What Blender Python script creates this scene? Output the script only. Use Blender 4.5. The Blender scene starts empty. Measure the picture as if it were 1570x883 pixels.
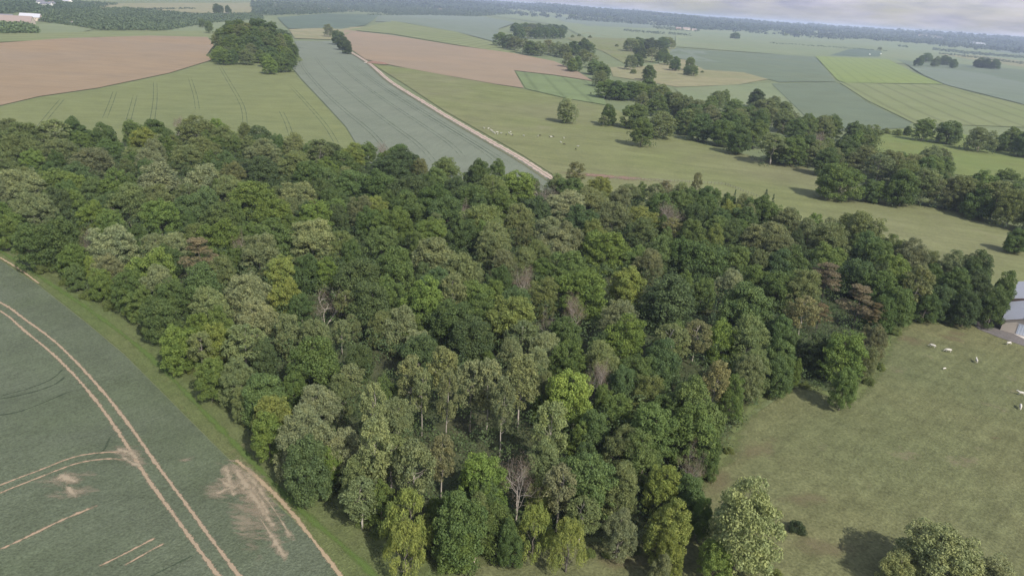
import bpy, math, random
import numpy as np
from mathutils import Matrix, Vector
from mathutils.geometry import delaunay_2d_cdt
PI = math.pi
S = bpy.context.scene
COL = S.collection

# ------------------------------------------------------------------ camera
W0, H0, F0 = 1570.0, 883.0, 1080.0
CAM = np.array([0.0, 0.0, 90.0])
PITCH = math.atan(436.0 / F0); ROLL = math.radians(4.0)
fw = np.array([0, math.cos(PITCH), -math.sin(PITCH)])
u0 = np.array([0, math.sin(PITCH), math.cos(PITCH)])
rt = math.cos(ROLL) * np.array([1.0, 0, 0]) + math.sin(ROLL) * u0
up = -math.sin(ROLL) * np.array([1.0, 0, 0]) + math.cos(ROLL) * u0
cd = bpy.data.cameras.new('camera'); cam = bpy.data.objects.new('camera', cd); COL.objects.link(cam)
cd.sensor_width = 36.0; cd.lens = 36.0 * F0 / W0; cd.clip_start = 0.5; cd.clip_end = 60000
cam.matrix_world = Matrix(((rt[0], up[0], -fw[0], CAM[0]), (rt[1], up[1], -fw[1], CAM[1]), (rt[2], up[2], -fw[2], CAM[2]), (0, 0, 0, 1)))
S.camera = cam

# ------------------------------------------------------------------ light
SUN_AZ = math.radians(143)      # clockwise from the view direction (+Y): right and behind the camera
SUN_EL = math.radians(43)
sdir = Vector((math.sin(SUN_AZ) * math.cos(SUN_EL), math.cos(SUN_AZ) * math.cos(SUN_EL), math.sin(SUN_EL)))
sl = bpy.data.lights.new('sun', 'SUN'); sun = bpy.data.objects.new('sun', sl); COL.objects.link(sun)
sl.energy = 3.0; sl.angle = math.radians(0.6); sl.color = (1.0, 0.955, 0.88)
sun.rotation_euler = (-sdir).to_track_quat('-Z', 'Y').to_euler(); sun.location = (200, -200, 300)
wd = bpy.data.worlds.new("World"); S.world = wd; wd.use_nodes = True
nt = wd.node_tree; nt.nodes.clear()
def N(t, k, **kw):
    n = t.nodes.new(k)
    for a, b in kw.items(): setattr(n, a, b)
    return n
wo = N(nt, 'ShaderNodeOutputWorld'); bg = N(nt, 'ShaderNodeBackground'); sky = N(nt, 'ShaderNodeTexSky')
sky.sky_type = 'NISHITA'; sky.sun_disc = False; sky.sun_elevation = SUN_EL; sky.sun_rotation = SUN_AZ
sky.air_density = 1.2; sky.dust_density = 2.0; sky.ozone_density = 2.0
tc = N(nt, 'ShaderNodeTexCoord'); mp = N(nt, 'ShaderNodeMapping'); mp.inputs['Scale'].default_value = (3.0, 3.0, 16.0)
nz = N(nt, 'ShaderNodeTexNoise'); nz.inputs['Scale'].default_value = 2.2; nz.inputs['Detail'].default_value = 7; nz.inputs['Roughness'].default_value = 0.62
rp = N(nt, 'ShaderNodeValToRGB'); rp.color_ramp.elements[0].position = 0.36; rp.color_ramp.elements[1].position = 0.62
nz2 = N(nt, 'ShaderNodeTexNoise'); nz2.inputs['Scale'].default_value = 5.0; nz2.inputs['Detail'].default_value = 6
rp2 = N(nt, 'ShaderNodeValToRGB'); rp2.color_ramp.elements[0].position = 0.38; rp2.color_ramp.elements[1].position = 0.68
rp2.color_ramp.elements[0].color = (1.45, 1.52, 2.0, 1); rp2.color_ramp.elements[1].color = (2.35, 2.3, 2.7, 1)
mx = N(nt, 'ShaderNodeMix', data_type='RGBA')
nt.links.new(tc.outputs['Generated'], mp.inputs[0]); nt.links.new(mp.outputs[0], nz.inputs[0]); nt.links.new(mp.outputs[0], nz2.inputs[0])
nt.links.new(nz.outputs[0], rp.inputs[0]); nt.links.new(nz2.outputs[0], rp2.inputs[0])
mm = N(nt, 'ShaderNodeMath', operation='MULTIPLY'); mm.inputs[1].default_value = 0.65
nt.links.new(rp.outputs[0], mm.inputs[0]); ma = N(nt, 'ShaderNodeMath', operation='ADD'); ma.inputs[1].default_value = 0.32; nt.links.new(mm.outputs[0], ma.inputs[0]); nt.links.new(ma.outputs[0], mx.inputs['Factor'])
nt.links.new(sky.outputs[0], mx.inputs['A']); nt.links.new(rp2.outputs[0], mx.inputs['B'])
nt.links.new(mx.outputs['Result'], bg.inputs[0]); bg.inputs[1].default_value = 0.15
nt.links.new(bg.outputs[0], wo.inputs[0])
S.view_settings.view_transform = 'Standard'; S.view_settings.look = 'None'
S.view_settings.exposure = 0.90; S.view_settings.gamma = 1.0; S.view_settings.use_curve_mapping = False
S.render.engine = 'CYCLES'
S.cycles.max_bounces = 5; S.cycles.transparent_max_bounces = 24; S.cycles.volume_bounces = 1
HAZE = 0.78e-4

# ------------------------------------------------------------------ terrain and projection
def sm(a, b, x):
    t = np.clip((x - a) / (b - a), 0, 1); return t * t * (3 - 2 * t)
def terr(x, y):
    d = np.hypot(x, y)
    A = 6.0 * sm(420, 1500, d)
    h = A * (0.6 * np.sin(x / 230 + 0.8) * np.cos(y / 310 + 0.4) + 0.4 * np.sin((x + y) / 380 + 1.9))
    far = sm(3800, 9000, d)
    h = h + far * (46 + 14 * np.sin(x / 900.0 + 1.0) + 9 * np.sin(x / 370.0 + y / 700.0) + 6 * np.sin(x / 190.0))
    return h
def lift(x, y, k=1.0):
    d = np.hypot(x, y); return k * (0.03 + 0.00045 * d)
def surf(x, y): return terr(x, y) + lift(x, y, 2.4)
def rays(px, py):
    px = np.asarray(px, float); py = np.asarray(py, float)
    a = (px - W0 / 2) / F0; b = -(py - H0 / 2) / F0
    return fw[None, :] + a[..., None] * rt + b[..., None] * up
def unproj(px, py, z=0.0):
    px = np.atleast_1d(np.asarray(px, float)); py = np.atleast_1d(np.asarray(py, float))
    d = rays(px, py); dz = np.minimum(d[:, 2], -0.0072)
    t = (CAM[2] - z) / -dz
    for i in range(14):
        p = CAM + d * t[:, None]
        tn = (CAM[2] - z - terr(p[:, 0], p[:, 1])) / -dz
        t = 0.5 * t + 0.5 * tn
    p = CAM + d * t[:, None]
    return p, t
def proj(p):
    q = np.asarray(p, float) - CAM
    zc = q @ fw; return W0 / 2 + F0 * (q @ rt) / zc, H0 / 2 - F0 * (q @ up) / zc, zc

# ------------------------------------------------------------------ materials
MATS = {}
def newmat(name):
    m = bpy.data.materials.new(name); m.use_nodes = True; t = m.node_tree; t.nodes.clear()
    o = N(t, 'ShaderNodeOutputMaterial'); return m, t, o
def noise(t, scale, detail=5, rough=0.6, vec=None, dist=0.0):
    n = N(t, 'ShaderNodeTexNoise'); n.inputs['Scale'].default_value = scale; n.inputs['Detail'].default_value = detail
    n.inputs['Roughness'].default_value = rough; n.inputs['Distortion'].default_value = dist
    if vec is not None: t.links.new(vec, n.inputs['Vector'])
    return n.outputs['Fac']
def ramp(t, fac, stops):
    r = N(t, 'ShaderNodeValToRGB'); e = r.color_ramp.elements
    while len(e) < len(stops): e.new(0.5)
    for i, (p, c) in enumerate(stops):
        e[i].position = p; e[i].color = tuple(c) + (1,) if len(c) == 3 else c
    t.links.new(fac, r.inputs[0]); return r.outputs['Color']
def mixc(t, f, a, b, mode='MIX'):
    m = N(t, 'ShaderNodeMix', data_type='RGBA', blend_type=mode)
    for s, v in (('Factor', f), ('A', a), ('B', b)):
        if hasattr(v, 'links') or hasattr(v, 'is_linked'): t.links.new(v, m.inputs[s])
        elif s == 'Factor': m.inputs[s].default_value = v
        else: m.inputs[s].default_value = tuple(v) + (1,)
    return m.outputs['Result']
def math_(t, op, a, b=None, c=None):
    m = N(t, 'ShaderNodeMath', operation=op)
    for i, v in enumerate((a, b, c)):
        if v is None: continue
        if hasattr(v, 'is_linked'): t.links.new(v, m.inputs[i])
        else: m.inputs[i].default_value = v
    return m.outputs[0]
def pos(t): return N(t, 'ShaderNodeNewGeometry').outputs['Position']
def mapping(t, vec, scale=(1, 1, 1), rot=(0, 0, 0)):
    m = N(t, 'ShaderNodeMapping'); m.inputs['Scale'].default_value = scale; m.inputs['Rotation'].default_value = rot
    t.links.new(vec, m.inputs[0]); return m.outputs[0]
def bsdf(t, color, rough=0.9, spec=0.15):
    b = N(t, 'ShaderNodeBsdfPrincipled')
    b.inputs['Roughness'].default_value = rough; b.inputs['Specular IOR Level'].default_value = spec
    if hasattr(color, 'is_linked'): t.links.new(color, b.inputs['Base Color'])
    else: b.inputs['Base Color'].default_value = tuple(color) + (1,)
    return b
def ground_mat(name, c, c2=None, big=0.012, med=0.12, fine=2.2, amt=0.5, speck=0.3, patch=None, patch_at=0.6, rows=None, bump=0.25, streak=None):
    """c main colour, c2 large-scale second tone, patch = colour of bare / dry spots, rows = (angle, period m, strength)"""
    if name in MATS: return MATS[name]
    m, t, o = newmat(name); P = pos(t)
    c2 = c2 or tuple(v * 0.82 for v in c)
    big_n = noise(t, big, 5, 0.6, P, 0.6)
    col = mixc(t, ramp(t, big_n, [(0.35, (0, 0, 0)), (0.65, (1, 1, 1))]), c, c2)
    med_n = noise(t, med, 6, 0.65, P)
    k = ramp(t, med_n, [(0.25, (1 - amt * 0.5,) * 3), (0.75, (1 + amt * 0.4,) * 3)])
    col = mixc(t, 1.0, col, k, 'MULTIPLY')
    fn = noise(t, fine, 4, 0.7, P)
    k = ramp(t, fn, [(0.3, (1 - speck,) * 3), (0.7, (1 + speck * 0.8,) * 3)])
    col = mixc(t, 1.0, col, k, 'MULTIPLY')
    if patch:
        pn = noise(t, med * 0.35, 7, 0.7, P, 0.4)
        col = mixc(t, ramp(t, pn, [(patch_at, (0, 0, 0)), (patch_at + 0.14, (1, 1, 1))]), col, patch)
    if streak:
        ang, sc, st = streak
        sv = mapping(t, mapping(t, P, rot=(0, 0, ang)), scale=(sc, sc * 0.07, 1))
        sn = noise(t, 1.0, 4, 0.6, sv)
        col = mixc(t, 1.0, col, ramp(t, sn, [(0.3, (1 - st,) * 3), (0.7, (1 + st,) * 3)]), 'MULTIPLY')
    if rows:
        ang, per, st = rows
        rv = mapping(t, P, rot=(0, 0, ang)); sp = N(t, 'ShaderNodeSeparateXYZ'); t.links.new(rv, sp.inputs[0])
        wob = math_(t, 'MULTIPLY', noise(t, 0.02, 2, 0.5, P), per * 0.15)
        x = math_(t, 'ADD', sp.outputs[0], wob)
        w = math_(t, 'SINE', math_(t, 'MULTIPLY', x, 2 * PI / per))
        w = math_(t, 'SMOOTH_MIN', w, 0.55, 0.2) if False else math_(t, 'POWER', math_(t, 'MULTIPLY_ADD', w, 0.5, 0.5), 10.0)
        w = math_(t, 'MULTIPLY', w, st)
        col = mixc(t, w, col, tuple(v * 0.45 for v in c))
    b = bsdf(t, col, 0.95, 0.08)
    bp = N(t, 'ShaderNodeBump'); bp.inputs['Strength'].default_value = bump; bp.inputs['Distance'].default_value = 0.4
    t.links.new(fn, bp.inputs['Height']); t.links.new(bp.outputs[0], b.inputs['Normal'])
    t.links.new(b.outputs[0], o.inputs[0]); MATS[name] = m; return m
def edge_mat(name, c, c2, sharp=0.25, nscale=0.5, cover=1.0, stretch=None):
    """for ribbons and patches: UV.x (0..1) is the distance from the middle; the rim dissolves into what is below"""
    if name in MATS: return MATS[name]
    m, t, o = newmat(name); P = pos(t)
    uv = N(t, 'ShaderNodeUVMap'); sp = N(t, 'ShaderNodeSeparateXYZ'); t.links.new(uv.outputs[0], sp.inputs[0])
    n1 = noise(t, nscale, 6, 0.7, mapping(t, P, scale=stretch[0], rot=stretch[1]) if stretch else P)
    v = math_(t, 'ADD', math_(t, 'MULTIPLY', sp.outputs[0], 1.0), math_(t, 'MULTIPLY', math_(t, 'SUBTRACT', n1, 0.5), 3.2 if stretch else 2.2))
    a = ramp(t, v, [(max(0.0, 0.72 - sharp), (cover,) * 3), (0.78, (0, 0, 0))])
    col = mixc(t, noise(t, 0.9, 5, 0.7, P), c, c2)
    b = bsdf(t, col, 0.95, 0.08); tr = N(t, 'ShaderNodeBsdfTransparent'); ms = N(t, 'ShaderNodeMixShader')
    t.links.new(a, ms.inputs[0]); t.links.new(tr.outputs[0], ms.inputs[1]); t.links.new(b.outputs[0], ms.inputs[2])
    t.links.new(ms.outputs[0], o.inputs[0]); MATS[name] = m; return m
def plain(name, c, rough=0.7, var=0.2, scale=1.0, spec=0.3, metal=0.0):
    if name in MATS: return MATS[name]
    m, t, o = newmat(name); tc_ = N(t, 'ShaderNodeTexCoord')
    col = mixc(t, noise(t, scale, 5, 0.65, tc_.outputs['Object']), tuple(v * (1 - var) for v in c), tuple(min(1, v * (1 + var)) for v in c))
    b = bsdf(t, col, rough, spec); b.inputs['Metallic'].default_value = metal
    t.links.new(b.outputs[0], o.inputs[0]); MATS[name] = m; return m
def leaf_mat():
    m, t, o = newmat('foliage')
    oi = N(t, 'ShaderNodeObjectInfo'); g = N(t, 'ShaderNodeNewGeometry'); tc_ = N(t, 'ShaderNodeTexCoord')
    k = ramp(t, g.outputs['Random Per Island'], [(0.0, (0.78, 0.80, 0.78)), (0.55, (1.0, 1.0, 1.0)), (1.0, (1.30, 1.26, 1.20))])
    col = mixc(t, 1.0, oi.outputs['Color'], k, 'MULTIPLY')
    k2 = ramp(t, noise(t, 0.32, 3, 0.6, tc_.outputs['Object']), [(0.3, (0.80, 0.86, 0.90)), (0.7, (1.22, 1.14, 0.98))])
    col = mixc(t, 1.0, col, k2, 'MULTIPLY')
    b = bsdf(t, col, 0.62, 0.25); tl = N(t, 'ShaderNodeBsdfTranslucent'); t.links.new(col, tl.inputs[0])
    ms = N(t, 'ShaderNodeMixShader'); ms.inputs[0].default_value = 0.34
    t.links.new(b.outputs[0], ms.inputs[1]); t.links.new(tl.outputs[0], ms.inputs[2]); t.links.new(ms.outputs[0], o.inputs[0])
    return m
LEAF = leaf_mat()
BARK = plain('bark', (0.15, 0.13, 0.11), 0.95, 0.35, 1.2, 0.1)
PALEBARK = plain('pale_bark', (0.36, 0.32, 0.27), 0.9, 0.25, 1.5, 0.1)

# ------------------------------------------------------------------ object helpers
def tag(o, label=None, cat=None, group=None, kind=None):
    if label: o['label'] = label
    if cat: o['category'] = cat
    if group: o['group'] = group
    if kind: o['kind'] = kind
    return o
def mesh_np(name, V, Fc, mat=None, uv=None, smooth=False):
    """V (n,3); Fc (m,k) faces all of k corners"""
    V = np.asarray(V, np.float32); Fc = np.asarray(Fc, np.int32); k = Fc.shape[1]
    me = bpy.data.meshes.new(name); me.vertices.add(len(V)); me.vertices.foreach_set('co', V.ravel())
    me.loops.add(Fc.size); me.loops.foreach_set('vertex_index', Fc.ravel())
    me.polygons.add(len(Fc)); me.polygons.foreach_set('loop_start', np.arange(0, Fc.size, k, dtype=np.int32))
    me.polygons.foreach_set('loop_total', np.full(len(Fc), k, np.int32)) if False else None
    if uv is not None:
        l = me.uv_layers.new(name='UVMap'); l.data.foreach_set('uv', np.asarray(uv, np.float32)[Fc.ravel()].ravel())
    me.update(calc_edges=True); me.validate()
    if smooth: me.polygons.foreach_set('use_smooth', np.ones(len(Fc), bool))
    if mat: me.materials.append(mat)
    return me
def link(name, me, parent=None, loc=None):
    o = bpy.data.objects.new(name, me); COL.objects.link(o)
    if parent: o.parent = parent
    if loc is not None: o.location = loc
    return o
def empty(name, loc, rz=0.0, sc=(1, 1, 1)):
    o = bpy.data.objects.new(name, None); COL.objects.link(o); o.location = loc; o.rotation_euler = (0, 0, rz); o.scale = sc
    o.empty_display_size = 0.5; return o
class MB:
    def __init__(s): s.v = []; s.f = []
    def box(s, c, d, rz=0.0):
        b = len(s.v); ca, sa = math.cos(rz), math.sin(rz)
        for z in (-.5, .5):
            for x, y in ((-.5, -.5), (.5, -.5), (.5, .5), (-.5, .5)):
                X, Y = x * d[0], y * d[1]; s.v.append((c[0] + X * ca - Y * sa, c[1] + X * sa + Y * ca, c[2] + z * d[2]))
        for f in ((3, 2, 1, 0), (4, 5, 6, 7), (0, 1, 5, 4), (1, 2, 6, 5), (2, 3, 7, 6), (3, 0, 4, 7)): s.f.append(tuple(b + i for i in f))
    def tube(s, pts, rad, n=6, cap=True):
        pts = [Vector(p) for p in pts]; b = len(s.v)
        for i, p in enumerate(pts):
            d = (pts[min(i + 1, len(pts) - 1)] - pts[max(i - 1, 0)]).normalized()
            a = d.orthogonal().normalized() if abs(d.z) < 0.9 else d.cross(Vector((0, 1, 0))).normalized()
            c = d.cross(a)
            for k in range(n):
                w = 2 * PI * k / n; q = p + (a * math.cos(w) + c * math.sin(w)) * rad[i]; s.v.append(tuple(q))
        for i in range(len(pts) - 1):
            for k in range(n):
                s.f.append((b + i * n + k, b + i * n + (k + 1) % n, b + (i + 1) * n + (k + 1) % n, b + (i + 1) * n + k))
        if cap:
            s.f.append(tuple(b + k for k in range(n))[::-1]); s.f.append(tuple(b + (len(pts) - 1) * n + k for k in range(n)))
    def poly(s, vs):
        b = len(s.v); s.v += [tuple(v) for v in vs]; s.f.append(tuple(range(b, b + len(vs))))
    def mesh(s, name, mat, smooth=False):
        me = bpy.data.meshes.new(name); me.from_pydata(s.v, [], s.f); me.update()
        if smooth: me.polygons.foreach_set('use_smooth', np.ones(len(s.f), bool))
        me.materials.append(mat); return me

# ------------------------------------------------------------------ the ground
def build_ground():
    nr, na = 190, 400
    r = np.concatenate([[0.0], np.geomspace(30, 26000, nr)])
    a = np.linspace(0, 2 * PI, na, endpoint=False)
    R, A = np.meshgrid(r[1:], a, indexing='ij'); X = R * np.sin(A); Y = R * np.cos(A)
    V = np.stack([X, Y, terr(X, Y)], -1).reshape(-1, 3); V = np.vstack([V, [[0, 0, 0]]])
    i = np.arange(nr - 1)[:, None]; j = np.arange(na)[None, :]; jn = (j + 1) % na
    q = np.stack([i * na + j + 0 * jn, i * na + jn, (i + 1) * na + jn, (i + 1) * na + j + 0 * jn], -1).reshape(-1, 4)[:, ::-1]
    c = len(V) - 1; fan = np.array([[c, c, (k + 1) % na, k] for k in range(na)])
    m = ground_mat('meadow_ground', (0.150, 0.172, 0.085), (0.130, 0.155, 0.078), big=0.0018, med=0.02, fine=1.4, amt=0.35, speck=0.22)
    me = bpy.data.meshes.new('ground'); me.from_pydata(V.tolist(), [], [tuple(int(x) for x in f) for f in q] + [(c, (k + 1) % na, k)[::-1] for k in range(na)]); me.update()
    me.materials.append(m); o = link('ground', me); tag(o, kind='structure')
build_ground()

ORD = [0]
def inside(poly, x, y):
    n = len(poly); c = np.zeros(len(x), bool); j = n - 1
    for i in range(n):
        xi, yi = poly[i]; xj, yj = poly[j]
        c ^= ((yi > y) != (yj > y)) & (x < (xj - xi) * (y - yi) / ((yj - yi) + 1e-12) + xi); j = i
    return c
def px_path(pts, closed, step=14.0):
    out = []; n = len(pts); m = n if closed else n - 1
    for i in range(m):
        p0 = pts[(i - 1) % n] if closed or i > 0 else pts[i]
        p1 = pts[i]; p2 = pts[(i + 1) % n]; p3 = pts[(i + 2) % n] if closed or i + 2 < n else p2
        L = math.hypot(p2[0] - p1[0], p2[1] - p1[1]); k = max(1, int(L / step))
        for s in range(k):
            t = s / k
            if closed: out.append((p1[0] + (p2[0] - p1[0]) * t, p1[1] + (p2[1] - p1[1]) * t))
            else:
                f = lambda a, b, c, d: 0.5 * (2 * b + (c - a) * t + (2 * a - 5 * b + 4 * c - d) * t * t + (3 * b - a - 3 * c + d) * t ** 3)
                out.append((f(p0[0], p1[0], p2[0], p3[0]), f(p0[1], p1[1], p2[1], p3[1])))
    if not closed: out.append(pts[-1])
    return np.array(out)
def field(name, pts, mat, k=None):
    ORD[0] += 1; k = 0.9 + 0.02 * ORD[0] if k is None else k
    pp = px_path(pts, True); w, _ = unproj(pp[:, 0], pp[:, 1]); B = w[:, :2]
    keep = [0]
    for i in range(1, len(B)):
        if np.hypot(*(B[i] - B[keep[-1]])) > 0.5: keep.append(i)
    B = B[keep]; d = np.hypot(B[:, 0], B[:, 1]).min()
    ext = B.max(0) - B.min(0); st = max(9.0, d * 0.035, max(ext) / 70)
    gx, gy = np.meshgrid(np.arange(B[:, 0].min(), B[:, 0].max(), st) + st * .37, np.arange(B[:, 1].min(), B[:, 1].max(), st) + st * .41)
    g = np.stack([gx.ravel(), gy.ravel()], 1); g = g[inside(B.tolist(), g[:, 0], g[:, 1])]
    n = len(B); pts2 = [Vector(p) for p in B] + [Vector(p) for p in g]
    vo, eo, fo, *_ = delaunay_2d_cdt(pts2, [(i, (i + 1) % n) for i in range(n)], [], 1, 1e-4)
    V = np.array([(v.x, v.y) for v in vo]); z = terr(V[:, 0], V[:, 1]) + lift(V[:, 0], V[:, 1], k)
    Fc = []
    for f in fo:
        a, b, c = [V[i] for i in f[:3]]
        Fc.append(tuple(f) if np.cross(b - a, c - a) > 0 else tuple(f)[::-1])
    me = mesh_np(name, np.column_stack([V, z]), Fc, mat); o = link(name, me); tag(o, kind='structure'); return o
def ribbon(name, pts, width, mat, k=2.2, off=0.0, wv=0.25, seed=1, world=False):
    pp = px_path(pts, False, 7.0); w, _ = unproj(pp[:, 0], pp[:, 1]); P = w[:, :2]
    T = np.gradient(P, axis=0); T /= np.linalg.norm(T, axis=1)[:, None] + 1e-9; Nn = np.stack([-T[:, 1], T[:, 0]], 1)
    P = P + Nn * off; rg = np.random.RandomState(seed)
    wn = width * 0.5 * (1 + wv * np.convolve(rg.randn(len(P) + 4), np.ones(5) / 5, 'valid')[:len(P)])
    cols = [-1, -0.5, 0, 0.5, 1]; V = []; U = []
    for c in cols:
        q = P + Nn * (wn * c)[:, None]; V.append(np.column_stack([q, terr(q[:, 0], q[:, 1]) + lift(q[:, 0], q[:, 1], k)])); U.append(np.column_stack([np.full(len(P), abs(c)), np.linspace(0, 1, len(P))]))
        if name in ('faint_rut', 'tramline', 'worn_streak'): q_ = np.linspace(0, 1, len(P)); U[-1][:, 0] = np.maximum(U[-1][:, 0], 1 - np.minimum(q_, 1 - q_) * 7)
    n = len(P); V = np.vstack(V); U = np.vstack(U); Fc = []
    for c in range(4):
        for i in range(n - 1): Fc.append((c * n + i, (c + 1) * n + i, (c + 1) * n + i + 1, c * n + i + 1)[::-1])
    o = link(name, mesh_np(name, V, Fc, mat, uv=U)); tag(o, kind='structure'); return o
def patch(name, px, py, a, b, ang, mat, k=2.0):
    ORD[0] += 1; k = k + 0.012 * (ORD[0] - 60)
    c, _ = unproj(px, py); c = c[0]; V = [(c[0], c[1])]; U = [(0.0, 0)]; nr, na = 5, 28
    for r in range(1, nr + 1):
        for i in range(na):
            w = 2 * PI * i / na; x = a * r / nr * math.cos(w); y = b * r / nr * math.sin(w)
            V.append((c[0] + x * math.cos(ang) - y * math.sin(ang), c[1] + x * math.sin(ang) + y * math.cos(ang))); U.append((r / nr, 0))
    V = np.array(V); z = terr(V[:, 0], V[:, 1]) + lift(V[:, 0], V[:, 1], k); Fc = []
    for i in range(na): Fc.append((0, 1 + i, 1 + (i + 1) % na, 1 + (i + 1) % na))
    me = bpy.data.meshes.new(name); fs = [(0, 1 + i, 1 + (i + 1) % na) for i in range(na)]
    for r in range(nr - 1):
        for i in range(na): fs.append((1 + r * na + i, 1 + (r + 1) * na + i, 1 + (r + 1) * na + (i + 1) % na, 1 + r * na + (i + 1) % na))
    me.from_pydata(np.column_stack([V, z]).tolist(), [], fs); l = me.uv_layers.new(name='UVMap')
    for p in me.polygons:
        for li in p.loop_indices: l.data[li].uv = U[me.loops[li].vertex_index]
    me.materials.append(mat); me.update(); o = link(name, me); tag(o, kind='structure'); return o

G = ground_mat
def along(a, b):
    p = unproj([a[0], b[0]], [a[1], b[1]])[0]; return math.atan2(p[1][0] - p[0][0], p[1][1] - p[0][1])
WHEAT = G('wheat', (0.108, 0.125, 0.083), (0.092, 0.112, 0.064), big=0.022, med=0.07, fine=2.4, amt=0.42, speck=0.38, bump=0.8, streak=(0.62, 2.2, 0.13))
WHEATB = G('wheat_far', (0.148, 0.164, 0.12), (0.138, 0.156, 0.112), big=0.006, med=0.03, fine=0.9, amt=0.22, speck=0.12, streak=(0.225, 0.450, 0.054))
BARLEY = G('barley', (0.152, 0.166, 0.07), (0.138, 0.156, 0.068), big=0.007, med=0.05, fine=1.1, amt=0.3, speck=0.16, streak=(1.3, 0.3, 0.08))
SOIL = G('ploughed_soil', (0.236, 0.172, 0.104), (0.215, 0.168, 0.115), big=0.006, med=0.03, fine=1.5, amt=0.22, speck=0.1, streak=(1.5, 0.25, 0.06))
SOIL2 = G('ploughed_soil_red', (0.24, 0.18, 0.118), (0.218, 0.172, 0.118), big=0.004, med=0.02, fine=1.0, amt=0.15, speck=0.08)
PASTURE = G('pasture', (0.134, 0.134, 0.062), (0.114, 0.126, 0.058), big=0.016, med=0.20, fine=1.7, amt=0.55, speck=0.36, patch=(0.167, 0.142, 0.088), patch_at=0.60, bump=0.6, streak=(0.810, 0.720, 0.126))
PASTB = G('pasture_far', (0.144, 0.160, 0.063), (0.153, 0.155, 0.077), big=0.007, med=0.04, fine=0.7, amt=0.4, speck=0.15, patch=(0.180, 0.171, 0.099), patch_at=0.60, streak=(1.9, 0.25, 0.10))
PASTG = G('pasture_lush', (0.126, 0.162, 0.050), (0.140, 0.158, 0.054), big=0.01, med=0.06, fine=0.9, amt=0.35, speck=0.15)
VERGE = G('verge_grass', (0.1, 0.128, 0.046), (0.115, 0.13, 0.054), big=0.03, med=0.3, fine=2.6, amt=0.5, speck=0.4, patch=(0.144, 0.131, 0.068), patch_at=0.60, bump=0.7)
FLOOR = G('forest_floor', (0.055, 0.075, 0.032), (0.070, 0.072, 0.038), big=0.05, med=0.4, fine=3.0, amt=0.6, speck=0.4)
DKG = G('dark_crop', (0.099, 0.131, 0.090), None, big=0.005, med=0.03, fine=0.7, amt=0.25, speck=0.1)
BRIGHT = G('bright_crop', (0.167, 0.203, 0.065), (0.155, 0.194, 0.065), big=0.006, med=0.02, fine=0.7, amt=0.15, speck=0.08, rows=(along((1262, 92), (1302, 127)), 24.0, 0.22))
PALEG = G('pale_crop', (0.167, 0.184, 0.086), (0.153, 0.176, 0.077), big=0.005, med=0.02, fine=0.7, amt=0.2, speck=0.08, rows=(along((1302, 130), (1409, 186)), 30.0, 0.42))
PALE2 = G('pale_meadow', (0.162, 0.184, 0.099), (0.149, 0.180, 0.095), big=0.003, med=0.015, fine=0.5, amt=0.25, speck=0.08)
TAN = G('dry_meadow', (0.225, 0.203, 0.113), (0.180, 0.180, 0.090), big=0.01, med=0.04, fine=0.7, amt=0.4, speck=0.1)
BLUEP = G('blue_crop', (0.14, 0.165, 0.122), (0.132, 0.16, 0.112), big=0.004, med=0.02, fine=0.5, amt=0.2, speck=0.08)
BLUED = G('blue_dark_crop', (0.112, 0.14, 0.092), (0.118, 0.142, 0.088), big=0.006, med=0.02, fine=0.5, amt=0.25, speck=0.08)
ROAD = G('farm_track_gravel', (0.297, 0.234, 0.189), (0.270, 0.225, 0.189), big=0.05, med=0.3, fine=2.0, amt=0.3, speck=0.2)
ASPH = G('yard_asphalt', (0.153, 0.135, 0.126), (0.126, 0.117, 0.108), big=0.05, med=0.4, fine=2.0, amt=0.3, speck=0.2)

# far to near: each parcel lies a little above the one before it
field('tan_slope', [(110, 3), (170, 6), (390, 5), (392, 20), (330, 22), (160, 14)], TAN)
field('pale_field', [(420, 6), (520, 6), (545, 18), (440, 21), (415, 15)], TAN)
field('pale_field', [(800, 16), (900, 28), (1040, 36), (1300, 48), (1570, 80), (1700, 100), (1700, 140), (1540, 110), (1270, 90), (1000, 70), (900, 60), (860, 40), (720, 20)], PALE2)
field('green_field', [(860, 40), (900, 38), (1000, 52), (1130, 50), (1200, 62), (1170, 66), (1000, 62), (900, 58)], PALE2)
field('blue_field', [(840, 24), (930, 34), (1000, 38), (1040, 42), (990, 44), (880, 40)], BLUEP)
field('pasture', [(868, 60), (900, 50), (940, 58), (980, 62), (1040, 66), (1030, 92), (960, 100), (925, 80)], PASTB)
field('dry_meadow', [(935, 104), (990, 102), (1045, 92), (1090, 100), (1180, 110), (1190, 120), (1130, 131), (1038, 134), (980, 124), (940, 118)], TAN)
field('dark_crop', [(1034, 136), (1190, 127), (1232, 150), (1250, 196), (1180, 168), (1100, 165), (1050, 152)], PALE2)
field('blue_field', [(1035, 74), (1085, 78), (1250, 88), (1282, 126), (1195, 127), (1140, 112), (1080, 108), (1050, 92), (1024, 84)], BLUED)
field('blue_field', [(1024, 76), (1085, 80), (1105, 96), (1060, 94), (1030, 88)], BLUEP)
field('green_field', [(1036, 54), (1200, 62), (1300, 72), (1270, 86), (1180, 83), (1036, 72)], PALE2)
field('dark_crop', [(1272, 86), (1300, 77), (1322, 75), (1352, 80), (1348, 88), (1310, 88)], DKG)
field('dry_strip', [(1440, 84), (1500, 86), (1570, 95), (1700, 112), (1700, 118), (1570, 104), (1500, 94)], TAN)
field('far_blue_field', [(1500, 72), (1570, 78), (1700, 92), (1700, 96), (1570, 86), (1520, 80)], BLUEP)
field('dark_crop', [(1374, 92), (1410, 96), (1470, 99), (1570, 108), (1720, 125), (1720, 150), (1570, 132), (1500, 115), (1400, 105)], BLUED)
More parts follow.
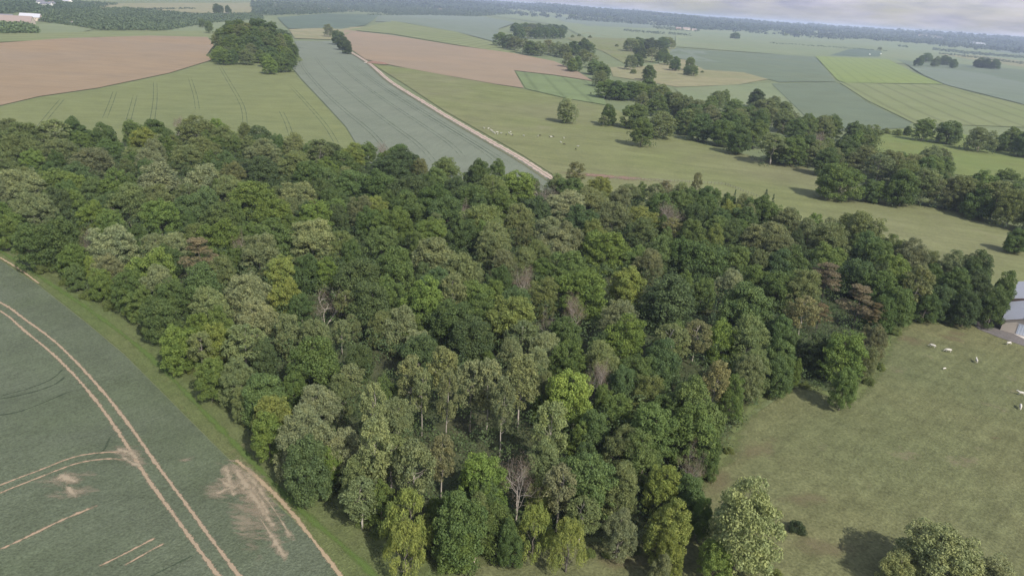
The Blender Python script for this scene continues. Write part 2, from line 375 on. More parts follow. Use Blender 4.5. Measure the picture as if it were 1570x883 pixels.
field('blue_field', [(1392, 101), (1450, 106), (1500, 112), (1570, 128), (1720, 155), (1720, 190), (1570, 161), (1450, 131), (1415, 116)], BLUEP)
field('bright_field', [(1250, 87), (1362, 92), (1400, 112), (1446, 130), (1296, 128), (1284, 124)], BRIGHT)
field('striped_field', [(1288, 128), (1448, 131), (1480, 141), (1570, 162), (1720, 195), (1720, 220), (1570, 196), (1402, 190), (1330, 155)], PALEG)
field('blue_crop', [(1183, 129), (1283, 127), (1330, 158), (1398, 190), (1390, 197), (1285, 202), (1240, 184), (1210, 155)], BLUED)
field('pasture', [(1330, 202), (1400, 198), (1470, 205), (1570, 232), (1720, 270), (1720, 340), (1570, 290), (1480, 270), (1400, 262), (1340, 230)], PASTG)
field('green_field', [(-250, 58), (0, 52), (150, 49), (330, 47), (335, 60), (150, 58), (0, 66), (-250, 85)], PALEG)
field('meadow', [(40, 40), (90, 36), (145, 46), (120, 51), (40, 52)], PALE2)
field('meadow', [(285, 38), (345, 30), (350, 40), (330, 48), (260, 49)], PALE2)
field('dark_crop', [(425, 28), (500, 22), (585, 24), (560, 40), (520, 46), (442, 45)], DKG)
field('dry_strip', [(443, 46), (560, 42), (580, 40), (540, 50), (515, 62), (452, 60)], TAN)
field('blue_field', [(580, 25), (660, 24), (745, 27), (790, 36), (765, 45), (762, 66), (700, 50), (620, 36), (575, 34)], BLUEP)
field('pale_striped_field', [(560, 42), (600, 33), (700, 50), (790, 76), (790, 84), (700, 70), (600, 53), (535, 47)], PALEG)
field('ploughed_field', [(528, 47), (600, 55), (700, 71), (790, 83), (850, 95), (885, 110), (908, 125), (850, 116), (788, 109), (803, 136), (760, 130), (680, 116), (610, 103), (585, 98), (560, 92), (540, 78), (528, 62)], SOIL2)
field('striped_field', [(790, 110), (850, 117), (912, 127), (925, 150), (930, 162), (870, 152), (806, 137)], G('stripe_crop', (0.15, 0.19, 0.085), None, med=0.03, fine=0.6, amt=0.2, speck=0.1, rows=(along((808, 113), (828, 140)), 26.0, 0.4)))
field('ploughed_field', [(-300, 92), (0, 67), (100, 60), (230, 56), (318, 58), (335, 78), (328, 92), (260, 113), (150, 136), (60, 149), (0, 163), (-300, 235)], SOIL)
field('barley_field', [(-300, 240), (0, 166), (60, 151), (150, 138), (260, 115), (330, 94), (400, 92), (442, 96), (455, 118), (495, 160), (530, 198), (548, 228), (555, 270), (400, 330), (0, 330), (-300, 330)], BARLEY)
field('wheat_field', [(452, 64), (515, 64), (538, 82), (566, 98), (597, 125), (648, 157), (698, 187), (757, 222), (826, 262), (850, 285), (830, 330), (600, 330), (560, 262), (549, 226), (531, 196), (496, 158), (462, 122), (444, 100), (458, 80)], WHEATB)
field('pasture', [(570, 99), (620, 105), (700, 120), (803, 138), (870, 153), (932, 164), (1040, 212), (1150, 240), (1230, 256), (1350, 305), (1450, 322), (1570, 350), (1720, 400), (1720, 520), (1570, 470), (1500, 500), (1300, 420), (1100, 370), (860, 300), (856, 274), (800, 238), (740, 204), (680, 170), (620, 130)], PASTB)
field('pasture', [(1300, 540), (1380, 496), (1440, 494), (1500, 500), (1570, 527), (1800, 600), (1900, 1000), (900, 1000), (560, 1000), (650, 880), (900, 780), (1060, 700), (1150, 640)], PASTURE)
field('verge', [(-250, 280), (0, 360), (80, 400), (200, 480), (300, 570), (420, 670), (520, 760), (640, 850), (700, 880), (700, 1000), (520, 1000), (540, 900), (490, 838), (450, 793), (400, 748), (340, 692), (290, 642), (240, 592), (190, 542), (130, 492), (60, 437), (0, 398), (-250, 260)], VERGE)
field('wheat_field', [(-280, 270), (0, 400), (60, 439), (130, 494), (190, 544), (240, 594), (290, 644), (340, 694), (400, 752), (450, 797), (490, 842), (535, 900), (560, 1000), (-400, 1000)], WHEAT)
WOOD = [(-140, 235), (0, 240), (60, 235), (200, 235), (300, 228), (400, 240), (480, 252), (560, 258), (640, 268), (700, 284), (780, 292), (850, 300), (940, 312), (1060, 322), (1180, 342), (1300, 370), (1400, 410), (1480, 440), (1540, 470), (1545, 500), (1440, 497), (1400, 492), (1370, 515), (1335, 575), (1300, 610), (1240, 595), (1200, 595), (1140, 640), (1110, 700), (1080, 725), (1060, 760), (1065, 800), (900, 830), (820, 830), (700, 860), (610, 855), (560, 800), (480, 740), (430, 690), (370, 635), (310, 585), (270, 545), (230, 505), (180, 475), (120, 445), (60, 405), (0, 365), (-140, 300)]
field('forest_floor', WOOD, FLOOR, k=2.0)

RG_ = edge_mat('rough_grass', (0.105, 0.135, 0.048), (0.13, 0.14, 0.06), 0.7, 0.45)
ribbon('rough_grass', WOOD[-29:-13] + [], 6.0, RG_, k=2.6, seed=31) if False else None
ribbon('rough_grass', [p for p in WOOD if p[0] < 1545 and p[1] >= 365 and not (1180 < p[0] and p[1] < 480)], 6.5, RG_, k=2.6, seed=31)
# wheel ruts, tramlines, bare soil
RUT = edge_mat('rut_soil', (0.31, 0.235, 0.16), (0.25, 0.20, 0.135), 0.35, 1.1)
RUTF = edge_mat('faint_rut', (0.36, 0.25, 0.17), (0.24, 0.20, 0.13), 0.55, 0.9)
DARKL = edge_mat('tramline_dark', (0.055, 0.075, 0.045), (0.07, 0.09, 0.055), 0.5, 0.35, 0.7)
DARKF = edge_mat('tramline_far', (0.085, 0.115, 0.075), (0.10, 0.125, 0.08), 0.55, 0.1, 0.6)
BARES = edge_mat('bare_soil', (0.32, 0.255, 0.18), (0.20, 0.185, 0.13), 0.6, 0.6, 0.6, ((0.5, 1.8, 1), (0, 0, 0.95)))
TRAMPLED = edge_mat('trampled_grass', (0.20, 0.155, 0.095), (0.17, 0.15, 0.08), 0.6, 0.25, 0.4)
DRY = edge_mat('dry_edge', (0.36, 0.26, 0.17), (0.25, 0.21, 0.13), 0.35, 1.1)
ribbon('wheel_rut', [(-60, 448), (0, 465), (40, 492), (90, 530), (150, 592), (200, 655), (240, 712), (290, 780), (330, 835), (372, 890), (400, 930)], 1.1, RUT, seed=2)
ribbon('wheel_rut', [(-60, 460), (0, 478), (40, 510), (90, 552), (140, 606), (185, 668), (222, 728), (270, 795), (310, 850), (340, 890), (365, 930)], 1.1, RUT, seed=5)
ribbon('faint_rut', [(-40, 765), (0, 745), (60, 722), (120, 700), (180, 694), (205, 702)], 0.85, RUTF, seed=7)
ribbon('faint_rut', [(-40, 778), (0, 757), (60, 733), (120, 711), (175, 704), (200, 712)], 0.75, RUTF, seed=8)
ribbon('faint_rut', [(-20, 848), (0, 843), (50, 820), (100, 796), (152, 775)], 0.95, RUTF, seed=9)
ribbon('faint_rut', [(150, 870), (200, 845), (240, 824)], 0.7, RUTF, seed=10)
ribbon('faint_rut', [(190, 868), (225, 848), (255, 832)], 0.8, RUTF, seed=11)
for q in ([(0, 608), (40, 598), (80, 582), (98, 565)], [(-20, 616), (40, 605), (85, 590), (106, 572)], [(170, 668), (160, 690), (150, 697)], [(230, 885), (270, 865), (300, 850)], [(-30, 640), (30, 632), (110, 600)]):
    ribbon('tramline', q, 0.7, DARKL, seed=len(q) + abs(q[0][0]))
STK = edge_mat('worn_streak', (0.36, 0.29, 0.205), (0.26, 0.225, 0.155), 0.7, 0.9, 0.85)
for i_, q in enumerate(([(352, 708), (372, 736), (396, 772), (425, 815)], [(345, 712), (352, 740), (360, 765)], [(370, 714), (392, 744), (420, 782), (450, 830)], [(335, 735), (350, 745), (366, 752)], [(330, 760), (345, 752), (360, 748)], [(395, 790), (415, 820), (440, 860)], [(385, 745), (402, 770), (412, 792)], [(85, 730), (105, 735), (122, 742)], [(98, 745), (112, 757), (124, 764)], [(176, 690), (195, 694), (214, 706)], [(185, 700), (205, 712), (222, 716)])):
    ribbon('worn_streak', q, (2.6, 3.4, 2.0, 2.2, 2.6, 2.2, 1.8, 2.8, 2.6, 2.4, 2.0)[i_], STK, k=2.6 + 0.03 * i_, wv=0.9, seed=40 + i_)
ribbon('field_edge', [(362, 706), (400, 738), (440, 778), (480, 828), (520, 880), (540, 910)], 1.3, DRY, seed=12)
ribbon('field_edge', [(0, 396), (30, 414), (60, 436)], 0.9, DRY, seed=13)
ribbon('mown_path', [(-20, 372), (60, 425), (140, 478), (230, 548), (330, 650), (400, 722), (470, 790), (540, 850), (580, 890)], 2.2, edge_mat('mown', (0.095, 0.15, 0.035), (0.11, 0.16, 0.045), 0.6, 0.2, 0.7), seed=14)
for (x, y, a, b, g) in ((372, 742, 12, 4.0, -0.9), (400, 785, 13, 3.5, -0.95), (348, 745, 5, 3.0, -0.6), (400, 760, 11, 3.5, -0.95), (330, 757, 4.5, 2, -0.5), (375, 800, 12, 2.6, -1.0), (100, 735, 6.5, 2.4, 0.3), (112, 755, 5, 2.0, 0.3), (192, 692, 5, 2.2, 0.2), (208, 706, 4.5, 2.4, -0.6), (284, 705, 2.0, 1.0, 0.4), (360, 715, 3, 1.0, -1.0)):
    patch('bare_soil', x, y, a, b, g, BARES)
for (x, y, a, b, g) in ((1385, 520, 13, 5, -0.3), (1465, 512, 5, 2.6, 0), (1100, 735, 9, 4, 0.8), (1525, 672, 1.8, 1.0, 0), (1235, 765, 8, 3, 0.2), (1260, 840, 9, 4, 0), (950, 862, 6, 3, 0), (1460, 520, 6, 4, 0), (1160, 690, 11, 4, 0.6)):
    patch('trampled_patch', x, y, a, b, g, TRAMPLED)
patch('bare_patch', 935, 272, 42, 7, -0.05, edge_mat('reddish_patch', (0.25, 0.15, 0.11), (0.22, 0.16, 0.12), 0.5, 0.12, 0.8), 2.4)
for q in ([(55, 203), (75, 178), (97, 152)], [(160, 185), (170, 160), (177, 140)], [(196, 190), (203, 165), (208, 145)], [(233, 190), (238, 155), (238, 124)], [(303, 172), (300, 150), (290, 118)], [(376, 195), (372, 165), (350, 125), (335, 100)], [(520, 228), (500, 195), (470, 160), (442, 130)], [(448, 215), (440, 190), (430, 170)]):
    for o_ in (-1.4, 1.4): ribbon('tramline', q, 0.75, DARKF, off=o_, wv=0.1, seed=3)
for q in ([(462, 80), (462, 100), (490, 135), (530, 172), (570, 205), (600, 240)], [(478, 82), (500, 110), (545, 150), (590, 185), (640, 222), (668, 252)], [(505, 85), (535, 115), (590, 155), (640, 188), (690, 222), (715, 248)], [(522, 88), (560, 118), (620, 158), (680, 195), (740, 232), (770, 256)], [(540, 96), (580, 128), (640, 166), (700, 203), (780, 252)]):
    for o_ in (-1.5, 1.5): ribbon('tramline', q, 0.8, DARKF, off=o_, wv=0.1, seed=3)
ribbon('hedge_line', [(1034, 135), (1120, 132), (1190, 127), (1283, 127), (1446, 131)], 3.0, DARKF, seed=6)
ribbon('hedge_line', [(1284, 126), (1330, 156), (1398, 190)], 2.4, DARKF, seed=6)
ribbon('hedge_line', [(1392, 101), (1420, 118), (1450, 131), (1500, 146), (1570, 162)], 2.6, DARKF, seed=6)
ribbon('hedge_line', [(1183, 130), (1212, 158), (1245, 190)], 2.0, DARKF, seed=6)
ribbon('hedge_line', [(1036, 73), (1150, 81), (1250, 87)], 3.0, DARKF, seed=6)
# the farm track
TRK = edge_mat('track_stone', (0.40, 0.31, 0.25), (0.35, 0.28, 0.23), 0.05, 0.25)
TRKG = edge_mat('track_middle', (0.22, 0.20, 0.12), (0.25, 0.22, 0.15), 0.4, 0.3, 0.8)
trk = [(536, 80), (568, 100), (600, 127), (650, 158), (700, 188), (758, 221), (800, 245), (845, 274), (880, 300)]
ribbon('farm_track', trk, 6.4, TRK, k=2.2, wv=0.06, seed=4)
ribbon('track_middle', trk, 1.3, TRKG, k=2.5, wv=0.2, seed=5)
ribbon('track_verge', trk, 2.6, edge_mat('track_ditch', (0.11, 0.12, 0.06), (0.15, 0.14, 0.08), 0.4, 0.3), k=2.3, off=-4.4, seed=6)
field('yard_road', [(1488, 494), (1520, 492), (1545, 502), (1570, 512), (1640, 535), (1640, 560), (1570, 532), (1530, 518), (1500, 506)], ASPH, k=2.2)
field('door_slab', [(1552, 512), (1560, 509), (1580, 518), (1575, 524)], G('concrete', (0.5, 0.45, 0.40), None, med=0.5), k=2.4)

# ------------------------------------------------------------------ tree prototypes
def fib(n, zmin, rg):
    k = np.arange(n) + 0.5; z = 1 - (1 - zmin) * k / n; a = PI * (1 + 5 ** .5) * k + rg.rand() * 6
    r = np.sqrt(np.maximum(0, 1 - z * z)); return np.stack([r * np.cos(a), r * np.sin(a), z], 1)
def leaf_quads(C, Nn, size, asp, rg, jit=0.75, droop=0.0):
    n = len(C); nn = Nn + jit * rg.randn(n, 3); nn /= np.linalg.norm(nn, axis=1)[:, None]
    t = rg.randn(n, 3); 
    if droop: t = t * (1 - droop) + np.array([0, 0, -1.0]) * droop * 2.2
    t -= nn * (t * nn).sum(1)[:, None]; t /= np.linalg.norm(t, axis=1)[:, None]; b = np.cross(nn, t)
    s = size * (0.65 + 0.7 * rg.rand(n))[:, None]
    V = np.stack([C - t * s, C + b * s * asp, C + t * s, C - b * s * asp], 1).reshape(-1, 3)
    return V, np.arange(4 * n).reshape(-1, 4)
def clump_leaves(cl, dens, size, asp, rg, jit=0.75, droop=0.0, low=-0.35):
    Cs = []; Ns = []
    for c, r in cl:
        n = int(dens * (r[0] * r[1] + r[0] * r[2] * 2) / 3 * 4)
        d = rg.randn(int(n * 1.6), 3); d /= np.linalg.norm(d, axis=1)[:, None]; d = d[(d[:, 2] > low) | (rg.rand(len(d)) < 0.25)][:n]
        rad = 0.62 + 0.46 * rg.rand(len(d))[:, None] ** 0.7
        Cs.append(c + d * rad * r); q = d / r; Ns.append(q / np.linalg.norm(q, axis=1)[:, None])
    return leaf_quads(np.vstack(Cs), np.vstack(Ns), size, asp, rg, jit, droop)
def crown_clumps(kind, rg):
    """crown of a tree 20 m tall with a crown radius of 8 m (5 m for the slim kinds)"""
    cl = []
    if kind in ('oak', 'ash', 'maple'):
        n = {'oak': 74, 'ash': 120, 'maple': 96}[kind]; R = 8.0; zc = 10.8; up_ = 9.0; dn = 10.0
        nl = rg.randint(4, 7); off = rg.rand() * 6
        subs = [(np.array([0.15 * rg.randn() * R, 0.15 * rg.randn() * R, 0.0]), 0.66 * R, 1.0)]
        for q in range(nl):
            a = off + q * 2 * PI / nl + rg.uniform(-.35, .35); o_ = rg.uniform(0.38, 0.58) * R
            subs.append((np.array([o_ * math.cos(a), o_ * math.sin(a), rg.uniform(-5.0, -0.6)]), rg.uniform(0.40, 0.56) * R, rg.uniform(0.75, 1.0)))
        for so, sr, sh in subs:
            for d in fib(int(n * 1.9 * (sr / R) ** 2 / 1.35), -0.80, rg):
                d = d + 0.18 * rg.randn(3); d /= np.linalg.norm(d)
                if so[0] ** 2 + so[1] ** 2 > 1 and d[0] * so[0] + d[1] * so[1] < -0.45 * math.hypot(so[0], so[1]) and d[2] < 0.5: continue
                g = 0.88 + 0.16 * rg.rand() + (0.16 if rg.rand() < 0.10 else 0)
                rr = {'oak': (1.0, 1.9), 'ash': (0.7, 1.4), 'maple': (0.8, 1.6)}[kind]; s = rg.uniform(*rr)
                hx = d[:2].copy()
                if d[2] < 0: hx *= min(1.45, math.sqrt(1 - d[2] ** 4) / math.sqrt(max(0.05, 1 - d[2] ** 2)))
                zt_ = zc + so[2]; cz = zt_ + d[2] * g * ((9.0) * sh - s * .5 if d[2] > 0 else (zt_ - 1.2))
                c = np.array([so[0] + hx[0] * (sr - s * .5) * g, so[1] + hx[1] * (sr - s * .5) * g, max(1.0, cz)])
                cl.append((c, np.array([s * 1.12, s * 1.12, s * {'oak': 1.0, 'ash': 0.95, 'maple': 0.9}[kind]])))
        for i in range(n // 3):
            d = rg.randn(3); d /= np.linalg.norm(d); q = rg.uniform(0.3, 0.65); s = rg.uniform(1.2, 2.0)
            cl.append((np.array([d[0] * R * q, d[1] * R * q, zc + abs(d[2]) * 6 * q]), np.array([s, s, s * .8])))
    elif kind == 'poplar':
        for i in range(105):
            z = rg.uniform(0, 1) ** 0.9; prof = math.sin(PI * min(1, 0.16 + 0.80 * z)) ** 0.6; a = rg.rand() * 2 * PI
            q = (0.35 + 0.65 * rg.rand() ** 0.6) * prof * 4.6; s = rg.uniform(0.6, 1.15)
            cl.append((np.array([q * math.cos(a), q * math.sin(a), 8.0 + 11.6 * z]), np.array([s, s, s * 0.95])))
    elif kind == 'pine':
        for i in range(46):
            z = rg.uniform(0, 1); a = rg.rand() * 2 * PI; q = rg.uniform(0.2, 1.0) * 6.6 * (1.05 - 0.75 * z ** 1.6); s = rg.uniform(1.1, 2.3)
            cl.append((np.array([q * math.cos(a), q * math.sin(a), 8.5 + 10.6 * z]), np.array([s, s, 0.42])))
    elif kind == 'weep':
        for i in range(62):
            z = rg.uniform(0, 1); a = rg.rand() * 2 * PI; q = rg.uniform(0.5, 1.0) * 7.4 * math.sqrt(max(0.05, 1 - z * z)); s = rg.uniform(0.9, 1.5)
            cl.append((np.array([q * math.cos(a), q * math.sin(a), 3.5 + 14.5 * z]), np.array([s * 0.9, s * 0.9, s * 1.9])))
    elif kind == 'conic':
        for i in range(80):
            z = rg.uniform(0, 1); a = rg.rand() * 2 * PI; q = rg.uniform(0.55, 1.0) * 4.2 * (1.02 - z); s = 0.35 + 0.8 * (1 - z)
            cl.append((np.array([q * math.cos(a), q * math.sin(a), 2 + 17.4 * z]), np.array([s, s, 0.45 + s * 0.3])))
    elif kind == 'bush':
        for i in range(46):
            d = rg.randn(3); d /= np.linalg.norm(d); d[2] = abs(d[2]); s = rg.uniform(0.7, 1.3); g = rg.uniform(0.5, 1)
            cl.append((np.array([d[0] * 3.4 * g, d[1] * 3.4 * g, 0.8 + d[2] * 3.3 * g]), np.array([s, s, s * .75])))
    return cl
SPEC = {  # density, leaf size, aspect, jitter, droop
    'oak': (20, 0.24, 0.75, 0.6, 0.0), 'ash': (20, 0.24, 0.52, 0.7, 0.2), 'maple': (20, 0.24, 0.66, 0.6, 0.1), 'poplar': (25, 0.20, 0.75, 0.85, 0.0),
    'pine': (34, 0.22, 0.5, 0.6, 0.0), 'weep': (19, 0.30, 0.36, 0.6, 0.85), 'conic': (30, 0.20, 0.5, 0.6, 0.3), 'bush': (34, 0.16, 0.7, 0.8, 0.0)}
def limbs(mb, cl, rg, kind):
    H = {'oak': 15, 'ash': 16, 'maple': 15, 'poplar': 18.5, 'pine': 17.5, 'weep': 14, 'conic': 19, 'bush': 1.6}[kind]
    r0 = {'oak': 0.42, 'ash': 0.36, 'maple': 0.38, 'poplar': 0.25, 'pine': 0.34, 'weep': 0.33, 'conic': 0.22, 'bush': 0.12}[kind]
    ax = [np.array([0, 0, -0.3])]; n = 6
    for i in range(1, n + 1): ax.append(np.array([rg.randn() * 0.16 * i * .6, rg.randn() * 0.16 * i * .6, H * i / n]))
    mb.tube(ax, [r0 * (1.25 if i == 0 else 1) * (1 - 0.86 * i / n) + 0.02 for i in range(n + 1)], 7)
    pick = [cl[i] for i in rg.permutation(len(cl))[:{'bush': 5, 'poplar': 20, 'pine': 24}.get(kind, 17)]]
    for c, r in pick:
        zt = max(H * 0.16, min(H * 0.9, c[2] - np.hypot(c[0], c[1]) * rg.uniform(0.5, 1.0)))
        f = zt / H * n; i = min(n - 1, int(f)); p = ax[i] + (ax[i + 1] - ax[i]) * (f - i)
        m1 = p + (c - p) * 0.4 + np.array([0, 0, -0.06 * np.linalg.norm(c - p)]); m2 = p + (c - p) * 0.75
        rr = r0 * 0.34 * (1 - zt / H * 0.5); mb.tube([p, m1, m2, c], [rr, rr * .7, rr * .42, rr * .15], 5, cap=False)
PROTO = {}
def make_proto(kind, v):
    rg = np.random.RandomState(hash((len(kind) * 31 + ord(kind[0]) * 7 + ord(kind[1]), v)) % 100000)
    cl = crown_clumps(kind, rg); d, s, a, j, dr = SPEC[kind]
    V, Fc = clump_leaves(cl, d, s, a, rg, j, dr)
    crown = mesh_np(kind + '_crown', V, Fc, LEAF)
    mb = MB(); limbs(mb, cl, rg, kind); pale = kind in ('poplar', 'ash')
    PROTO[(kind, v)] = (crown, mb.mesh(kind + '_trunk', PALEBARK if pale else BARK, True))
def twigs(p, d, L, r, lev, rg, mb, out):
    n = 3; pts = [p]; rad = [r]; q = p; dd = d
    for i in range(n):
        dd = dd + rg.randn(3) * 0.14; dd[2] += 0.05; dd = dd / np.linalg.norm(dd); q = q + dd * L / n; pts.append(q); rad.append(max(0.012, r * (1 - 0.62 * (i + 1) / n)))
    mb.tube(pts, rad, 5 if lev < 2 else 3, cap=False)
    if lev == 3: out.append((q, dd)); return
    for k in range((5, 4, 4)[lev]):
        t = rg.uniform(0.35, 1.0) if k else 1.0; i = min(n - 1, int(t * n)); b = pts[i] + (pts[i + 1] - pts[i]) * (t * n - i)
        nd = dd + rg.randn(3) * (0.62, 0.6, 0.7)[lev]; nd[2] = abs(nd[2]) * 0.8 + 0.1; nd /= np.linalg.norm(nd)
        twigs(b, nd, L * rg.uniform(0.5, 0.72), max(0.02, r * 0.42), lev + 1, rg, mb, out)
def make_bare(v):
    rg = np.random.RandomState(900 + v); mb = MB(); out = []
    for k in range(3 if v else 2): twigs(np.array([0, 0, -0.2]), np.array([rg.randn() * .22, rg.randn() * .22, 1.0]), 9.5, 0.34, 0, rg, mb, out)
    C = []; Nn = []
    for q, d in out:
        for k in range(24):
            C.append(q + rg.randn(3) * 0.75); Nn.append(rg.randn(3))
    V, Fc = leaf_quads(np.array(C), np.array(Nn), 0.24, 0.16, rg, 0.5, 0.0)
    PROTO[('bare', v)] = (mesh_np('twig_crown', V, Fc, LEAF), mb.mesh('bare_limbs', PALEBARK, True))
NV = {'oak': 5, 'ash': 4, 'maple': 4, 'poplar': 4, 'pine': 2, 'weep': 2, 'conic': 1, 'bush': 3}
for k_, n_ in NV.items():
    for v_ in range(n_): make_proto(k_, v_)
NV['bare'] = 2; make_bare(0); make_bare(1)

# type: (proto kinds, colour, height, object name, words); oak, ash and maple only name crown looks, species unknown
TY = {
    'oak':   (['oak'], (0.097, 0.15, 0.054), 19, 'dark_broadleaf_tree', 'dark green broadleaf tree'),
    'teal':  (['oak', 'maple'], (0.1, 0.155, 0.064), 18, 'broadleaf_tree', 'blue-green broadleaf tree'),
    'dark':  (['oak'], (0.084, 0.124, 0.054), 18, 'dark_broadleaf_tree', 'very dark dense broadleaf tree'),
    'green': (['maple', 'oak'], (0.119, 0.175, 0.058), 18, 'broadleaf_tree', 'mid-green leafy tree'),
    'maple': (['maple'], (0.141, 0.206, 0.056), 19, 'bright_leafy_tree', 'fresh green leafy tree'),
    'lime':  (['maple'], (0.195, 0.270, 0.070), 18, 'bright_leafy_tree', 'bright lime-green leafy tree'),
    'yell':  (['maple', 'ash'], (0.192, 0.234, 0.071), 18, 'bright_leafy_tree', 'yellow-green leafy tree'),
    'ash':   (['ash'], (0.149, 0.19, 0.078), 20, 'greyish_leafy_tree', 'grey-green feathery tree'),
    'olive': (['ash', 'poplar'], (0.165, 0.205, 0.098), 19, 'greyish_leafy_tree', 'dull olive feathery tree'),
    'pale':  (['ash', 'oak'], (0.215, 0.25, 0.134), 19, 'greyish_leafy_tree', 'pale olive fine-leaved tree'),
    'silv':  (['oak', 'ash'], (0.192, 0.228, 0.127), 18, 'greyish_leafy_tree', 'silvery green broadleaf tree'),
    'brown': (['ash'], (0.168, 0.19, 0.098), 18, 'greyish_leafy_tree', 'brownish olive tree'),
    'pop':   (['poplar'], (0.195, 0.232, 0.118), 22, 'poplar_tree', 'tall thin olive poplar with bare pale trunk'),
    'wisp':  (['poplar'], (0.192, 0.199, 0.108), 18, 'thin_tree', 'thin wispy see-through tree'),
    'pine':  (['pine'], (0.185, 0.162, 0.104), 20, 'pine_tree', 'brown-needled layered pine'),
    'bare':  (['bare'], (0.215, 0.178, 0.152), 18, 'bare_tree', 'pinkish grey almost leafless tree'),
    'weep':  (['weep'], (0.192, 0.232, 0.071), 14, 'weeping_tree', 'yellow-green tree with drooping sprays'),
    'con':   (['conic'], (0.07, 0.115, 0.06), 15, 'conifer', 'small pointed conifer'),
    'bush':  (['bush'], (0.143, 0.181, 0.063), 4, 'bush', 'low green bush'),
}
RG = random.Random(7)
KC, KT = unproj(392, 95); KC = KC[0]; KR = 72 * float(KT[0]) / F0; KH = 35.0
KD = np.array([KC[0], KC[1]]) / np.hypot(KC[0], KC[1]); KC = KC[:2] + KD * KR * 0.86
def knoll(x, y):
    q = np.hypot(x - KC[0], y - KC[1]) / KR; return KH * np.clip(1 - q * q, 0, 1) ** 0.85
def build_knoll():
    V = []; Fc = []; nr, na = 16, 48
    for i in range(nr + 1):
        for j in range(na):
            a = 2 * PI * j / na; x = KC[0] + KR * 1.04 * i / nr * math.cos(a); y = KC[1] + KR * 1.04 * i / nr * math.sin(a); V.append((x, y, float(terr(x, y) + knoll(x, y)) + (0.7 if i < nr else -0.5)))
    for i in range(nr):
        for j in range(na): Fc.append((i * na + j, (i + 1) * na + j, (i + 1) * na + (j + 1) % na, i * na + (j + 1) % na))
    me = bpy.data.meshes.new('hill'); me.from_pydata(V, [], Fc); me.materials.append(VERGE); tag(link('hill', me), kind='structure')
build_knoll()
def knoll_hit(px, py, z):
    d = rays([px], [py])[0]; t0 = float(KT[0])
    for t in np.arange(t0 * 0.75, t0 * 1.5, 1.0):
        p = CAM + d * t
        if p[2] < terr(p[0], p[1]) + knoll(p[0], p[1]) + z: return p, t
    return p, t
TREES = []
def tree(px, py, rpx, ty, area, label=None, h=None, base=False, col=None, zf=0.60):
    """crown middle seen at px,py with half-width rpx (photograph pixels); base=True: py is the foot of the trunk"""
    kinds, c0, H, name, words = TY[ty]
    if area == 'wood':
        if ty == 'pop': zf = 0.68
        if py > 640 and ty not in ('bush', 'wisp', 'con') and rpx < 40: rpx *= 1.22
        if h is None:
            r_ = rpx * float(unproj(px, py, 12)[1][0]) / F0
            h = min(H * RG.uniform(0.82, 0.98), (1.7 * r_ + 5.5) * RG.uniform(0.92, 1.08)) if ty not in ('pop', 'wisp', 'con', 'bare') else H * RG.uniform(0.75, 0.9)
        h = h or H * RG.uniform(0.78, 0.98)
        p, t = unproj(px, py, 0 if base else h * zf)
    else:
        t = unproj(px, py)[1]; r_ = rpx * float(t[0]) / F0; h = h or max(2.0, min(21.0 + 9.0 * min(1, max(0, (float(t[0]) - 1000) / 800)), r_ * RG.uniform(1.9, 2.3)))
        p, t = unproj(px, py, 0 if base else h * 0.5)
        if area == 'copse':
            h = RG.uniform(17, 21); p, t = knoll_hit(px, py, h * 0.6); p = [p]; t = [t]
    p = p[0]; r = rpx * float(t[0]) / F0
    if ty == 'bush': h = r * 1.25
    kind = kinds[RG.randrange(len(kinds)) if len(kinds) > 1 and RG.random() < 0.4 else 0]; v = RG.randrange(NV[kind])
    R = {'poplar': 4.9, 'pine': 7.4, 'conic': 4.3, 'bush': 4.2, 'bare': 8.0, 'weep': 8.0}.get(kind, 8.2); HH = {'bush': 4.8}.get(kind, 20.0)
    rf = float(terr(p[0], p[1])) + (float(knoll(p[0], p[1])) if area == 'copse' else 0)
    o = empty(name, (p[0], p[1], rf), RG.uniform(0, 6.28), (r / R, r / R * RG.uniform(0.9, 1.1), h / HH))
    cm, tm = PROTO[(kind, v)]
    cr = link('crown', cm, o); tk = link('trunk' if ty != 'bush' else 'stem', tm, o)
    b = RG.uniform(0.86, 1.16); c = col or c0; cr.color = (c[0] * b * RG.uniform(0.99, 1.09), c[1] * b, c[2] * b * RG.uniform(0.78, 0.98), 1)
    TREES.append(dict(o=o, x=px, y=py, r=rpx, w=(p[0], p[1]), ty=ty, area=area, label=label, words=words, R=r, h=h))
    return o

